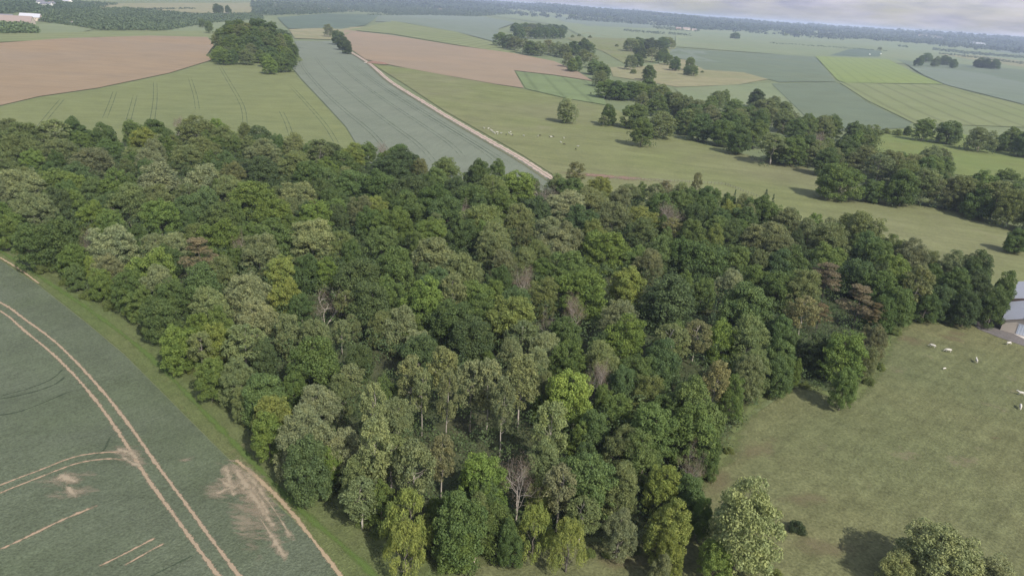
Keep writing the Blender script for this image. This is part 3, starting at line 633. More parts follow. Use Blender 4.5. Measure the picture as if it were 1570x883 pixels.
WOODT = """31,207,28,ash 12,200,18,ash 82,205,22,olive 118,198,16,oak 159,209,18,oak 204,200,14,green 238,200,17,oak 220,214,20,yell 271,192,8,bare 300,199,26,ash
143,247,30,brown 90,232,24,olive 234,234,18,brown 230,247,20,silv 285,240,24,olive 255,225,16,green 240,278,34,pale 310,276,26,pale 31,284,34,pale 88,280,24,green 114,284,18,maple 143,290,18,oak
82,310,22,dark 114,308,16,green 179,284,22,maple 204,286,16,oak 196,308,26,ash 240,306,24,olive 49,321,26,olive 12,333,22,green 139,329,20,maple 245,331,26,maple 291,321,26,teal 31,231,24,ash 8,256,22,ash 49,247,15,maple 126,217,14,green
345,211,22,ash 333,197,14,maple 400,210,20,dark 375,203,12,ash 424,221,13,oak 402,233,26,olive 398,262,30,dark 312,229,26,ash 451,221,16,olive 473,231,12,green 490,235,18,olive 512,235,18,dark 540,237,18,yell 563,234,16,green 589,235,10,bare 612,238,18,oak
451,252,24,ash 479,266,24,green 504,258,16,maple 528,252,20,oak 596,258,26,dark 359,266,16,brown 341,252,18,teal 316,278,20,olive 349,292,22,olive 386,302,34,maple 457,300,28,pale 504,280,20,oak 545,282,28,teal 585,284,26,oak 494,296,18,dark 418,333,30,maple 483,333,24,maple 516,335,18,dark 553,321,18,brown 579,321,18,yell 512,307,18,oak 312,313,22,teal 333,333,26,green 606,341,20,maple
616,247,24,dark 645,258,12,brown 686,262,22,ash 730,264,18,oak 759,259,14,green 794,284,30,maple 826,292,20,bare 851,284,14,olive 883,268,13,wisp 875,290,22,green 757,292,24,ash 726,302,28,oak 698,288,16,dark 667,310,26,oak 628,292,30,dark 671,275,18,green 714,320,12,bare 773,314,20,green 759,311,8,bare 869,314,30,pale 908,308,26,brown 820,326,20,dark 804,361,14,brown 743,341,34,ash 681,326,26,teal 624,320,24,oak 612,343,20,maple 659,359,26,maple 710,361,24,dark 755,369,28,olive 845,355,26,silv 871,367,22,silv 891,339,26,teal 794,337,22,olive
918,289,18,yell 951,303,17,brown 981,293,10,green 1020,293,10,wisp 1004,301,15,olive 1043,297,16,olive 1069,283,7,wisp 1083,303,15,oak 1061,303,14,teal 1098,301,8,green 1126,304,5,con 1014,319,22,oak 1041,311,20,green 1116,310,10,oak 1143,313,14,olive 1173,305,8,con 1184,312,6,con 1067,330,18,dark 1083,321,16,green 1120,326,16,yell 1163,319,20,green 1181,328,18,green 1140,334,18,teal 1104,338,16,teal 1028,334,18,bare 939,334,26,olive 986,338,26,yell 963,350,10,teal 1030,356,15,wisp 988,358,24,ash 1063,358,22,green 1089,366,18,yell 1120,358,18,dark 1175,362,34,brown 1206,338,18,silv 1196,379,20,brown 930,379,32,maple 1012,387,22,teal 1047,387,20,oak 1083,395,36,oak 994,405,22,brown 916,358,20,yell 1128,399,22,green 1196,405,20,teal
1212,338,15,green 1245,345,16,maple 1269,351,16,pale 1326,351,27,ash 1298,341,12,ash 1275,367,28,olive 1224,371,12,dark 1318,371,14,green 1332,379,20,teal 1367,383,19,ash 1396,392,24,brown 1426,402,14,olive 1467,408,20,olive 1496,410,22,dark 1343,392,24,green 1369,414,24,maple 1314,420,28,teal 1351,426,16,dark 1271,396,24,green 1220,402,24,green 1241,418,14,teal 1267,428,24,pine 1231,441,26,ash 1318,463,26,pine 1347,439,26,green 1379,437,24,maple 1408,436,18,pop 1428,424,16,oak 1463,436,22,oak 1494,438,22,dark 1447,458,18,dark 1484,468,20,dark 1525,466,19,oak 1375,462,22,oak 1352,474,20,oak 1422,464,18,oak
6,350,18,green 47,371,26,green 88,365,30,oak 171,373,32,pale 130,373,12,bare 114,397,20,maple 137,407,8,lime 167,411,22,brown 238,381,20,olive 267,375,18,pale 212,367,16,oak 234,411,30,maple 306,391,27,pine 240,436,24,pale 261,454,24,green 245,483,24,oak 196,440,22,green 155,430,16,green 114,420,13,teal 214,460,18,green 306,436,28,teal 290,462,8,pine
337,361,26,maple 422,361,30,green 479,365,34,pale 371,371,10,bare 398,387,28,olive 341,412,14,olive 367,395,14,green 430,418,22,yell 467,416,22,oak 524,377,20,ash 504,416,18,maple 545,430,34,dark 569,462,34,dark 606,412,28,oak 585,342,18,green 585,373,26,green 382,450,34,pale 437,456,24,yell 496,464,28,bare 530,471,16,olive 322,471,28,olive 463,475,20,teal 392,491,28,pale 306,503,20,maple 443,507,22,silv 541,499,12,silv 585,499,20,olive
667,391,32,pale 647,456,32,maple 710,417,32,olive 651,427,18,teal 694,448,20,pop 757,380,26,olive 775,405,20,brown 826,391,20,ash 802,401,20,olive 855,374,26,silv 871,407,26,green 800,437,20,bare 792,464,24,teal 834,452,22,ash 891,444,40,maple 881,482,14,bare 755,450,18,maple 692,492,40,oak 722,517,34,dark 783,488,38,yell 800,519,22,olive 836,494,10,bare 865,511,24,teal 838,535,22,pale 612,499,24,silv 631,505,20,green 641,530,22,pale
961,439,30,yell 1026,459,42,dark 947,488,28,brown 1118,437,22,pale 1161,429,20,green 1145,469,38,oak 1191,441,22,oak 1077,447,18,green 1094,484,8,con 957,518,30,maple 1067,520,24,wisp 1110,519,24,maple 1149,518,30,ash 1014,549,26,teal 924,555,26,olive 1030,516,22,green 1191,504,20,oak 1198,547,22,oak 920,528,18,teal 1155,562,28,ash
1231,483,22,wisp 1345,484,15,pine 1257,483,16,pine 1339,520,20,brown 1294,540,32,maple 1296,590,20,green 1249,536,20,dark 1214,528,14,teal 1194,572,20,teal 1219,566,10,maple 1147,572,24,olive 1098,590,20,wisp 1123,605,20,green 1331,550,14,brown
275,527,27,maple 308,537,20,olive 334,523,24,yell 375,533,28,olive 403,545,18,dark 485,516,24,olive 481,559,38,green 524,512,14,olive 322,574,20,green 363,580,26,olive 416,633,27,yell 485,624,30,silv 526,598,22,olive 371,616,14,olive 450,594,20,oak
630,581,20,pop 679,567,24,pop 648,600,16,pop 724,588,24,pop 750,590,22,pop 799,584,26,pop 538,589,20,olive 573,628,20,pop 608,644,24,olive 591,603,18,green 686,608,16,pop 771,620,18,pop 642,542,26,teal 748,557,14,green 785,549,24,olive 822,558,20,pale 549,553,20,dark 828,624,12,maple
873,607,36,lime 918,581,18,bare 954,587,22,teal 926,611,14,green 946,634,24,green 993,603,26,ash 1008,564,20,teal 1071,624,38,green 1026,630,26,green 910,656,22,teal 1003,656,28,green 1061,660,30,green 1085,694,16,oak 844,656,24,pop 832,597,20,olive 887,668,14,maple 902,709,20,teal 987,695,24,green 952,685,22,ash 1060,709,12,bare 832,705,22,olive
411,664,20,maple 466,673,33,silv 474,713,26,teal 506,711,16,maple 523,689,24,pale 576,689,22,pop 600,709,26,olive 553,728,24,olive 635,717,22,pop 678,709,20,wisp 555,768,22,olive 584,768,18,green
627,790,32,weep 622,834,26,weep 676,788,18,green 706,800,32,green 702,830,22,green 741,733,28,maple 739,763,22,teal 735,794,22,ash 763,806,22,green 796,739,26,bare 829,763,16,yell 859,755,24,wisp 820,808,24,weep 873,826,24,weep 886,722,20,teal 784,828,15,oak
904,739,32,teal 892,794,20,olive 951,743,26,ash 951,812,20,silv 1017,747,22,yell 1057,755,22,oak 1023,804,26,yell 1031,842,17,yell 1076,788,15,green 1012,872,12,silv
-25,215,24,ash -50,225,24,olive -30,250,26,green -20,290,26,pale -60,265,28,oak"""
LM = {  # landmark crowns of the wood: words that single them out
    (873, 607): ('bright lime-green crown, the brightest in the wood', 'the bright lime-green crown'),
    (306, 391): ('brown-needled layered pine among green crowns near the left edge of the wood', 'the left brown pine'),
    (1318, 463): ('spreading brown pine with a forked trunk above the right-hand pasture', 'the spreading right-hand pine'),
    (1267, 428): ('brown pine behind the spreading brown pine at the right side of the wood', 'the rear right-hand pine'),
    (496, 464): ('large pinkish leafless crown in the left middle of the wood', 'the large pinkish leafless crown'),
    (1026, 459): ('very large dark blue-green crown in the right middle of the wood', 'the very large dark crown'),
    (891, 444): ('very large fresh green crown in the centre of the wood', 'the very large fresh green crown'),
    (275, 527): ('vivid green tree bulging over the grass strip beside the wheat', 'the bulging vivid green edge tree'),
    (826, 292): ('pinkish bare tree on the back edge below the farm track', 'the bare back-edge tree'),
    (457, 300): ('pale yellowish dome-shaped crown in the back left of the wood', 'the pale dome crown'),
    (838, 535): ('small pale cream-olive crown behind the bright lime-green crown', 'the cream-olive crown'),
    (416, 633): ('yellow-green tree on the left wood edge beside the grass strip', 'the yellow-green edge tree'),
    (1175, 362): ('very wide brownish olive crown at the right rear of the wood', 'the wide brownish crown'),
    (627, 790): ('tall yellow-green tree with drooping sprays at the bottom left corner of the wood', 'the drooping corner tree'),
    (400, 210): ('dark rounded crown standing up against the barley field', 'the dark crown against the barley'),
    (300, 199): ('tall ragged grey-green crown standing highest against barley field', 'the ragged crown against the barley'),
    (1294, 540): ('broad bright green tree on two pale stems jutting into the pasture', 'the tree jutting into the pasture'),
    (1525, 466): ('dark green tree at the right tip of the wood beside the barns', 'the tree beside the barns'),
    (466, 673): ('large silvery green crown above the yellow-green edge tree and the wheat', 'the silvery edge crown'),
    (904, 739): ('large blue-green crown in the front of the wood left of the white-leaved tree', 'the large blue-green front crown'),
    (1071, 624): ('large green crown bulging over the near right pasture', 'the large green pasture-side crown'),
    (240, 278): ('large pale olive crown in the back left part of the wood', 'the large pale rear crown'),
    (692, 492): ('very large dark green crown in the middle of the wood', 'the very large central dark crown'),
    (31, 284): ('large pale olive crown at the left end of the wood', 'the pale crown at the left end'),
    (1463, 436): ('tall dark green tree in the row of tall trees left of the barns', 'the tall tree left of the barns'),
    (743, 341): ('large grey-green feathery crown left of and below the bare back-edge tree', 'the large feathery rear crown'),
    (679, 567): ('tall olive poplar, widest crown of the poplar stand', 'the widest poplar'),
}
for tok in WOODT.split():
    a = tok.split(','); tree(float(a[0]), float(a[1]), float(a[2]) * 1.18, a[3], 'wood', LM.get((int(a[0]), int(a[1])), (None,))[0])
# the two big near trees in the pasture
TY['white'] = (['maple'], (0.25, 0.29, 0.16), 19, 'broadleaf_tree', ''); SHORT_ = None
tree(1141, 800, 62, 'white', 'wood', 'large pale whitish-leaved tree standing alone at the front right of the wood', h=21, col=(0.250, 0.285, 0.140), zf=0.52)
tree(1440, 842, 62, 'white', 'wood', 'rounded pale green tree at the bottom right in the near pasture', h=13, col=(0.245, 0.28, 0.15), zf=0.62)
tree(1520, 880, 46, 'pale', 'wood', 'low pale green tree at the bottom right corner, right of the rounded one', h=9, col=(0.225, 0.262, 0.135), zf=0.6)
tree(1380, 872, 28, 'pale', 'wood', 'small pale green tree left of the rounded one at the bottom right', h=8, col=(0.225, 0.262, 0.135), zf=0.6)
tree(1224, 800, 16, 'bush', 'wood', 'dark spiky bush alone in the near pasture right of the whitish tree', col=(0.05, 0.075, 0.04))
tree(1098, 855, 24, 'maple', 'wood', 'small fresh green tree at the lower left foot of the large whitish-leaved tree', h=9)
tree(1192, 872, 13, 'bush', 'wood', 'low dull bush at the foot of the whitish tree')

# fill the gaps of the canopy up to about 330 crowns, and edge bushes
wp = unproj([p[0] for p in WOOD], [p[1] for p in WOOD])[0][:, :2]
rgf = random.Random(11); xmin, ymin = wp.min(0); xmax, ymax = wp.max(0)
pts_ = [(t['w'][0], t['w'][1], t['R']) for t in TREES]; nf = 0
for k in range(40000):
    if nf >= 85: break
    x = rgf.uniform(xmin, xmax); y = rgf.uniform(ymin, ymax)
    if y > 400 or not inside(wp.tolist(), np.array([x]), np.array([y]))[0]: continue
    r = rgf.uniform(3.6, 6.5)
    if all(math.hypot(x - a, y - b) > 0.62 * (r + c) for a, b, c in pts_):
        u, v, z = proj([x, y, 8.5])
        if not (0 < u < W0 and 150 < v < H0): continue
        pts_.append((x, y, r)); nf += 1
        tree(u, v, r * F0 / z, rgf.choice(['oak', 'green', 'teal', 'olive', 'ash', 'oak', 'green']), 'wood', zf=0.62, h=15 * rgf.uniform(0.75, 1.0))
E_L = [(20, 385), (60, 408), (95, 430), (130, 450), (165, 465), (195, 478), (222, 500), (292, 566), (318, 590), (345, 612), (378, 645), (402, 668), (440, 700), (528, 772), (552, 795), (575, 815), (598, 838)]
for i, (x, y) in enumerate(E_L): tree(x + 4, y - 4, RG.uniform(8, 15), 'bush', 'edge')
for (x, y) in ((650, 858), (690, 852), (735, 838), (770, 832), (800, 836), (905, 846), (930, 850), (975, 842), (1090, 730), (1118, 690), (1180, 606), (1208, 598), (1236, 590), (1335, 584), (1350, 560), (1372, 505)): tree(x, y - 4, RG.uniform(8, 13), 'bush', 'edge')

# ---- trees beyond the wood: x, y of the crown middle, half-width
def copse_text():
    rc = random.Random(3); out = ['']; P = [(331, 74), (332, 58), (339, 46), (352, 38), (372, 34), (395, 32), (413, 35), (430, 41), (442, 50), (450, 66), (452, 84), (445, 94), (420, 98), (380, 92), (346, 86), (333, 82)]
    y = 31; k = 0
    while y < 99:
        x = 329 + (k % 2) * 6.5
        while x < 455:
            u, v = x + rc.uniform(-3.5, 3.5), y + rc.uniform(-3.5, 3.5)
            if inside(P, np.array([u]), np.array([v]))[0]: out.append('%.1f,%.1f,%.1f,%s' % (u, v, rc.uniform(7.5, 10.5), rc.choice(['oak', 'green', 'green', 'oak', 'maple', 'ash', 'teal', 'olive'])))
            x += 13
        y += 9.5; k += 1
    return ' '.join(out)
BEYOND = {
 'hedge': """972,178,18,green 985,203,16,green 1014,192,20,olive 934,177,11,oak 925,186,6,olive 930,136,14,green 948,139,13,oak 963,139,13,oak 981,140,14,green 995,135,13,oak 1014,144,15,ash 984,155,9,olive 1009,161,14,green
1035,157,12,olive 1056,165,12,olive 1050,186,16,oak 1073,196,18,oak 1070,170,13,olive 1088,180,13,brown 1101,155,10,ash 1109,151,9,green 1126,168,14,green 1111,203,17,oak 1134,185,14,olive 1157,185,12,bare 1157,206,17,green 1172,170,16,olive 1184,170,14,ash 1203,185,14,olive 1221,200,14,green 1239,193,12,green 1264,196,14,ash 1277,196,8,oak 1310,204,12,oak 1336,212,14,olive
1135,215,14,oak 1185,230,18,olive 1216,232,18,green 1246,227,17,bare 1267,248,16,oak 1297,231,16,oak 1323,248,20,olive 1328,217,13,green 1348,261,18,olive 1369,252,14,brown 1399,261,20,pale 1386,289,20,oak 1417,286,22,olive 1425,245,14,olive 1445,260,14,green 1453,296,18,brown 1476,296,20,olive 1499,291,20,green 1501,312,18,oak 1527,309,22,olive 1545,286,20,green 1552,319,22,ash 1583,300,20,oak 1600,335,20,oak""",
 'pair': "1290,279,27,green 1333,293,13,oak 1351,295,12,green 1366,297,8,olive",
 'row': "1360,197,6,bush 1378,199,7,bush 1392,201,6,oak 1417,199,14,green 1455,203,17,oak 1504,214,17,olive 1532,219,10,oak 1557,214,16,green 1575,222,16,oak",
 'copse': copse_text(),
 'track': "503,47,7,olive 519,58,8,oak 525,66,8,dark 532,73,7,dark",
 'block': "792,43,8,oak 804,42,8,oak 816,43,8,ash 828,43,8,oak 840,44,8,oak 852,44,8,oak 863,45,7,oak 796,50,8,oak 809,50,8,ash 822,51,8,oak 835,51,8,oak 848,51,8,oak 860,51,7,oak",
 'belt': "766,60,9,green 778,64,10,oak 790,67,9,ash 802,71,9,olive 815,74,10,oak 828,75,9,ash 841,72,9,brown 854,75,9,olive 867,78,9,ash 880,74,9,oak 893,70,9,oak 904,75,8,green 871,92,8,olive 885,98,8,green 893,87,9,ash 905,93,10,olive 914,103,12,green 925,111,12,green 920,121,9,olive 878,100,7,green",
 'mid': "969,69,12,ash 981,68,10,oak 996,69,12,dark 1012,67,12,oak 1025,66,10,ash 981,81,9,dark 967,96,8,olive 979,93,7,oak 1017,83,7,oak 1000,85,8,olive 1011,88,6,green 1025,91,6,green 1036,98,7,oak 996,112,9,oak 971,107,5,bush 1058,98,7,green 1054,108,5,oak 1064,109,6,green 1077,109,2.5,bush 1161,151,10,dark",
 'lone': "870,170,14,pale 868,178,8,green 1562,370,15,oak",
 'far': "1421,89,9,oak 1450,93,8,oak 1409,94,6,oak 1435,95,6,green 1463,98,5,oak 1504,97,8,oak 1514,98,7,dark 1526,99,8,oak 1127,55,6,oak 946,68,3,bush 905,54,3,bush 878,25,4,oak 915,24,5,oak 934,28,5,oak 888,52,3,bush 878,53,3,bush 334,14,7,oak 350,15,4,oak 1205,52,3,bush 1221,51,4,oak 1337,50,3,bush 1350,72,3,bush 310,36,5,green 320,42,6,green",
}
for area, s_ in BEYOND.items():
    pv = None
    for tok in s_.split():
        a = tok.split(','); tree(float(a[0]), float(a[1]), float(a[2]) * 1.26, a[3], area)
        if area == 'hedge' and float(a[0]) > 1025 and pv and math.hypot(float(a[0]) - pv[0], float(a[1]) - pv[1]) < 48 and pv[2] > 11:
          for rep in range(2):
            tree((float(a[0]) + pv[0]) / 2 + RG.uniform(-9, 9), (float(a[1]) + pv[1]) / 2 + RG.uniform(-7, 3), pv[2] * RG.uniform(0.85, 1.15), RG.choice(['oak', 'olive', 'green', 'ash', 'green']), area)
        pv = (float(a[0]), float(a[1]), float(a[2]))

# ---- labels: each from the look of the crown and the way to it from a landmark crown
ORDW = ['nearest', 'second', 'third', 'fourth', 'fifth', 'sixth', 'seventh', 'eighth', 'ninth', 'tenth', 'eleventh', 'twelfth', 'thirteenth', 'fourteenth', 'fifteenth']
def sector(dx, dy):
    dy = dy * 1.35; a = math.degrees(math.atan2(-dy, dx)) % 360
    return ['right of', 'behind and right of', 'behind', 'behind and left of', 'left of', 'in front and left of', 'in front of', 'in front and right of'][int((a + 22.5) // 45) % 8]
wood = [t for t in TREES if t['area'] == 'wood']
lms = [(k, v[1]) for k, v in LM.items()] + [((1141, 796), 'the large whitish-leaved tree')]
SHORT = {'pop': 'tall thin olive poplar', 'bare': 'pinkish leafless tree', 'wisp': 'thin wispy tree', 'weep': 'drooping yellow-green tree', 'dark': 'very dark broadleaf tree', 'silv': 'silvery green tree', 'pale': 'pale olive tree', 'olive': 'dull olive tree', 'ash': 'grey-green feathery tree', 'con': 'small pointed conifer', 'bush': 'low green bush', 'oak': 'dark green tree', 'green': 'mid-green tree', 'teal': 'blue-green tree', 'maple': 'fresh green tree', 'yell': 'yellow-green tree', 'pine': 'brown pine', 'brown': 'brownish olive tree', 'lime': 'bright lime-green sapling'}
for t in wood:
    if t['label']: continue
    best = None
    for (lx, ly), nm in lms:
        dx, dy = t['x'] - lx, t['y'] - ly; D = math.hypot(dx, dy * 1.35)
        if D < 5: continue
        sc = sector(dx, dy)
        rank = sum(1 for q in wood if q is not t and q['ty'] == t['ty'] and math.hypot(q['x'] - lx, (q['y'] - ly) * 1.35) > 5 and math.hypot(q['x'] - lx, (q['y'] - ly) * 1.35) < D and sector(q['x'] - lx, q['y'] - ly) == sc)
        cost = D * (1 + 1.0 * rank)
        if best is None or cost < best[0]: best = (cost, rank, sc, nm)
    t['label'] = '%s, %s %s %s' % (SHORT[t['ty']], ORDW[min(best[1], 14)], best[2], best[3])
WHERE = {
 'hedge': 'of the long right-hand tree belt', 'pair': 'in the clump before the tree belt', 'row': 'of the far right hedgerow',
 'copse': 'of the round copse', 'track': 'beside the far end of the farm track', 'block': 'of the far rectangular wood',
 'belt': 'of the far left tree belt', 'mid': 'in the middle-distance meadow', 'lone': 'in the big pasture', 'far': 'in the far fields', 'edge': 'along the foot of the wood'}
GROUPS = {'wood': 'trees of the wood', 'hedge': 'trees of the long tree belt', 'pair': 'clump before the tree belt', 'row': 'hedgerow trees behind the meadow', 'copse': 'trees of the round copse', 'track': 'trees by the track end', 'block': 'trees of the far rectangular wood', 'belt': 'trees of the far belt', 'mid': 'trees in the middle-distance meadow', 'lone': 'single trees in the big pasture', 'far': 'small trees in the far fields', 'edge': 'bushes along the foot of the wood'}
NUM = ['', 'second ', 'third ', 'fourth ', 'fifth ', 'sixth ', 'seventh ', 'eighth ', 'ninth ', 'tenth ', 'eleventh ', 'twelfth ', 'thirteenth ', 'fourteenth ', 'fifteenth ', 'sixteenth ', 'seventeenth ', 'eighteenth ', 'nineteenth ', 'twentieth ', 'twenty-first ', 'twenty-second ', 'twenty-third ', 'twenty-fourth ']
for area in WHERE:
    ts = [t for t in TREES if t['area'] == area]
    for ty in set(t['ty'] for t in ts):
        q = sorted([t for t in ts if t['ty'] == ty], key=lambda t: t['x']); n = len(q)
        for i, t in enumerate(q):
            if n == 1: lab = 'the only %s %s' % (SHORT[ty], WHERE[area])
            elif i <= (n - 1) // 2: lab = '%s %s, %sfrom the left' % (SHORT[ty], WHERE[area], NUM[i] if i else 'first ')
            else: lab = '%s %s, %sfrom the right' % (SHORT[ty], WHERE[area], NUM[n - 1 - i] if n - 1 - i else 'first ')
            t['label'] = lab
for t in TREES:
    t['label'] = ' '.join(t['label'].split()[:16])
    cat = {'bush': 'bush', 'pine': 'pine tree', 'con': 'conifer', 'bare': 'bare tree', 'pop': 'poplar'}.get(t['ty'], 'tree')
    tag(t['o'], t['label'], cat, GROUPS[t['area']])

# ---- undergrowth and small crowns that fill the wood between its trees (nobody could count them)
def tufts(name, P, size, nper, rad, flat, col, rg, qs, label, cat):
    n = len(P); C = np.repeat(P, nper, axis=0); R = np.repeat(rad, nper); d = rg.randn(n * nper, 3); d /= np.linalg.norm(d, axis=1)[:, None]; d[:, 2] = np.abs(d[:, 2]) * flat
    q = C + d * (R * (0.7 + 0.4 * rg.rand(len(R))))[:, None]
    nn = d + 0.001; V, Fc = leaf_quads(q, nn, 1.0, 0.7, rg, 0.5)
    ctr = np.repeat(q, 4, axis=0); V = ctr + (V - ctr) * np.repeat(np.repeat(qs, nper) if np.ndim(qs) else np.full(len(q), qs), 4)[:, None]
    o = link(name, mesh_np(name, V, Fc, LEAF)); o.color = tuple(col) + (1,); tag(o, label, cat, None, 'stuff'); return o
rgu = np.random.RandomState(5)
gx, gy = np.meshgrid(np.arange(xmin, xmax, 3.0), np.arange(ymin, min(ymax, 520), 3.0)); gx = gx.ravel() + rgu.uniform(-1.4, 1.4, gx.size); gy = gy.ravel() + rgu.uniform(-1.4, 1.4, gy.size)
inn = inside(wp.tolist(), gx, gy); gx, gy = gx[inn], gy[inn]
core = np.array([min(np.hypot(wp[:, 0] - a, wp[:, 1] - b)) for a, b in zip(gx, gy)])
zz = terr(gx, gy) + rgu.uniform(0.4, 2.2, len(gx)) + np.clip((core - 8) / 10, 0, 1) * rgu.uniform(0, 6.5, len(gx))
tufts('undergrowth', np.column_stack([gx, gy, zz]), 0.3, 44, rgu.uniform(1.5, 2.4, len(gx)), 0.8, (0.085, 0.125, 0.050), rgu, 0.23, 'green undergrowth and saplings between the trunks of the wood', 'undergrowth')

def under_trees(area, label, col=(0.08, 0.115, 0.05), per=12):
    P = []; R_ = []
    for t in TREES:
        if t['area'] != area or t['R'] < 2.5: continue
        for k in range(per):
            a = rgu.uniform(0, 6.28); q = t['R'] * math.sqrt(rgu.rand()) * 1.15; x = t['w'][0] + q * math.cos(a); y = t['w'][1] + q * math.sin(a)
            P.append((x, y, float(terr(x, y)) + (float(knoll(x, y)) if area == 'copse' else 0) + rgu.uniform(0.3, t['h'] * 0.42))); R_.append(rgu.uniform(0.18, 0.34) * t['R'] + 0.6)
    R_ = np.array(R_); tufts('undergrowth', np.array(P), 1, 30, R_, 0.8, col, rgu, R_ * 0.13, label, 'undergrowth')
under_trees('hedge', 'bushy undergrowth beneath the long right-hand tree belt')
under_trees('row', 'undergrowth beneath the far right hedgerow trees')
under_trees('copse', 'undergrowth inside the round copse')
under_trees('belt', 'undergrowth beneath the far left tree belt', per=6)
under_trees('block', 'undergrowth inside the far rectangular wood', per=6)

# ---- far woods: seen as one mass each
FARW = [
 ('far_woodland', 'dense valley woodland behind the ploughed field at the left', [(55, 22), (130, 17), (200, 14), (300, 24), (395, 22), (405, 30), (330, 36), (280, 44), (250, 49), (150, 47), (120, 42), (90, 38), (60, 34)], (0.075, 0.105, 0.055), 6.5),
 ('far_woodland', 'bushy trees below the long shed at the far left', [(0, 39), (35, 40), (52, 42), (60, 52), (0, 53)], (0.08, 0.115, 0.05), 6),
 ('far_woodland', 'wooded village edge at the top left corner', [(-60, 2), (60, 2), (110, 2), (180, 8), (115, 20), (60, 20), (0, 22), (-60, 30)], (0.065, 0.095, 0.055), 6.5),
 ('far_woodland', 'trees round the far village above the blue-green fields', [(385, 4), (430, 2), (560, 4), (620, 6), (760, 12), (790, 22), (745, 26), (600, 24), (545, 19), (480, 23), (420, 25), (388, 24)], (0.065, 0.092, 0.06), 8),
 ('far_woodland', 'long dark forest along the top of the view', [(500, -8), (600, -2), (780, 6), (900, 13), (1000, 21), (1100, 27), (1180, 33), (1180, 49), (1060, 47), (1000, 33), (900, 26), (780, 13), (620, 5), (520, 0)], (0.050, 0.075, 0.052), 10),
 ('far_woodland', 'dark wooded slope with a village at the far right', [(1180, 34), (1300, 42), (1420, 50), (1600, 63), (1600, 78), (1500, 74), (1400, 67), (1296, 59), (1296, 48), (1180, 46)], (0.055, 0.080, 0.055), 9),
 ('far_woodland', 'straight hedge line beyond the far fields at the right', [(1430, 75), (1480, 80), (1570, 88), (1570, 91), (1480, 84), (1430, 78)], (0.06, 0.085, 0.05), 5),
 ('far_woodland', 'low bushes around the farm in the far middle', [(995, 41), (1040, 44), (1075, 47), (1070, 50), (1010, 46)], (0.06, 0.085, 0.05), 5),
 ('hedge', 'long low hedge in the far middle fields', [(955, 46), (1020, 51), (1020, 54), (955, 49)], (0.055, 0.08, 0.045), 4),
 ('hedge', 'second low hedge right of the long one in the far fields', [(1025, 51), (1062, 54), (1060, 56.5), (1026, 54)], (0.055, 0.08, 0.045), 4),
 ('hedge', 'thin hedge crossing the pale slope at the top left', [(170, 17), (240, 14), (300, 13), (300, 15), (240, 16), (170, 19.5)], (0.055, 0.08, 0.045), 4),
 ('hedge', 'thin hedge above the blue-green field below the far village', [(560, 23), (660, 22), (740, 25), (740, 27), (660, 24.5), (560, 25)], (0.055, 0.08, 0.045), 4),
 ('hedge', 'scrubby hedge under the far middle forest', [(868, 29), (960, 33), (1000, 37), (1000, 39), (950, 36), (868, 31.5)], (0.055, 0.08, 0.045), 4),
 ('hedge', 'broken hedge between the pale fields at the far right', [(1180, 66), (1290, 73), (1360, 79), (1360, 80.5), (1290, 75), (1180, 67.5)], (0.055, 0.08, 0.045), 3),
 ('hedge', 'scrubby hedge along the dry strip at the far right', [(1440, 82), (1520, 90), (1570, 97), (1570, 100), (1515, 93), (1440, 84)], (0.055, 0.08, 0.045), 4),
 ('hedge', 'short dark hedge alone in the far right fields', [(1376, 70), (1393, 72), (1392, 74.5), (1377, 73)], (0.055, 0.08, 0.045), 4),
]
for nm, lab, poly, col, rr in FARW:
    pa = np.array(poly, float); x0, y0 = pa.min(0); x1, y1 = pa.max(0)
    sx, sy = (3.0, 0.95) if y0 < 60 and nm != 'hedge' else (2.2, 0.8)
    X, Y = np.meshgrid(np.arange(x0, x1, sx), np.arange(y0, y1, sy)); X = X.ravel() + rgu.uniform(-2.2, 2.2, X.size); Y = Y.ravel() + rgu.uniform(-.8, .8, Y.size)
    k = inside(poly, X, Y); X, Y = X[k], Y[k]; hz = 1 + 0.07 * (X - W0 / 2); k = Y > hz + 2.0; X, Y = X[k], Y[k]
    p, tt = unproj(X, Y); r = rr * rgu.uniform(0.7, 1.2, len(p)) * np.clip(p[:, 1] / 3500, 0.8, 2.0); p[:, 2] = terr(p[:, 0], p[:, 1]) + r * 0.35
    tufts(nm, p, 1, 26, r, 1.1, tuple(v * 1.35 for v in col), rgu, r * 0.30, lab, 'woodland' if nm != 'hedge' else 'hedge')
# skyline woods on the far hills, spread over the land
ra = np.random.RandomState(21); n = 15000; th = ra.uniform(-0.85, 0.9, n); rr_ = 5000 + 6500 * ra.rand(n) ** 0.9; X = rr_ * np.sin(th); Y = rr_ * np.cos(th)
msk = (np.sin(X / 420 + 2) * np.cos(Y / 610 + X / 900) + 0.5 * np.sin(X / 170 + Y / 260)) > -0.75; X, Y, rr_ = X[msk], Y[msk], rr_[msk]
r = rr_ / 3500 * ra.uniform(8, 13, len(X)); P = np.column_stack([X, Y, terr(X, Y) + r * 0.3])
tufts('distant_forest', P, 1, 16, r, 0.85, (0.066, 0.092, 0.066), ra, r * 0.36, 'hazy distant forest along the skyline', 'forest')

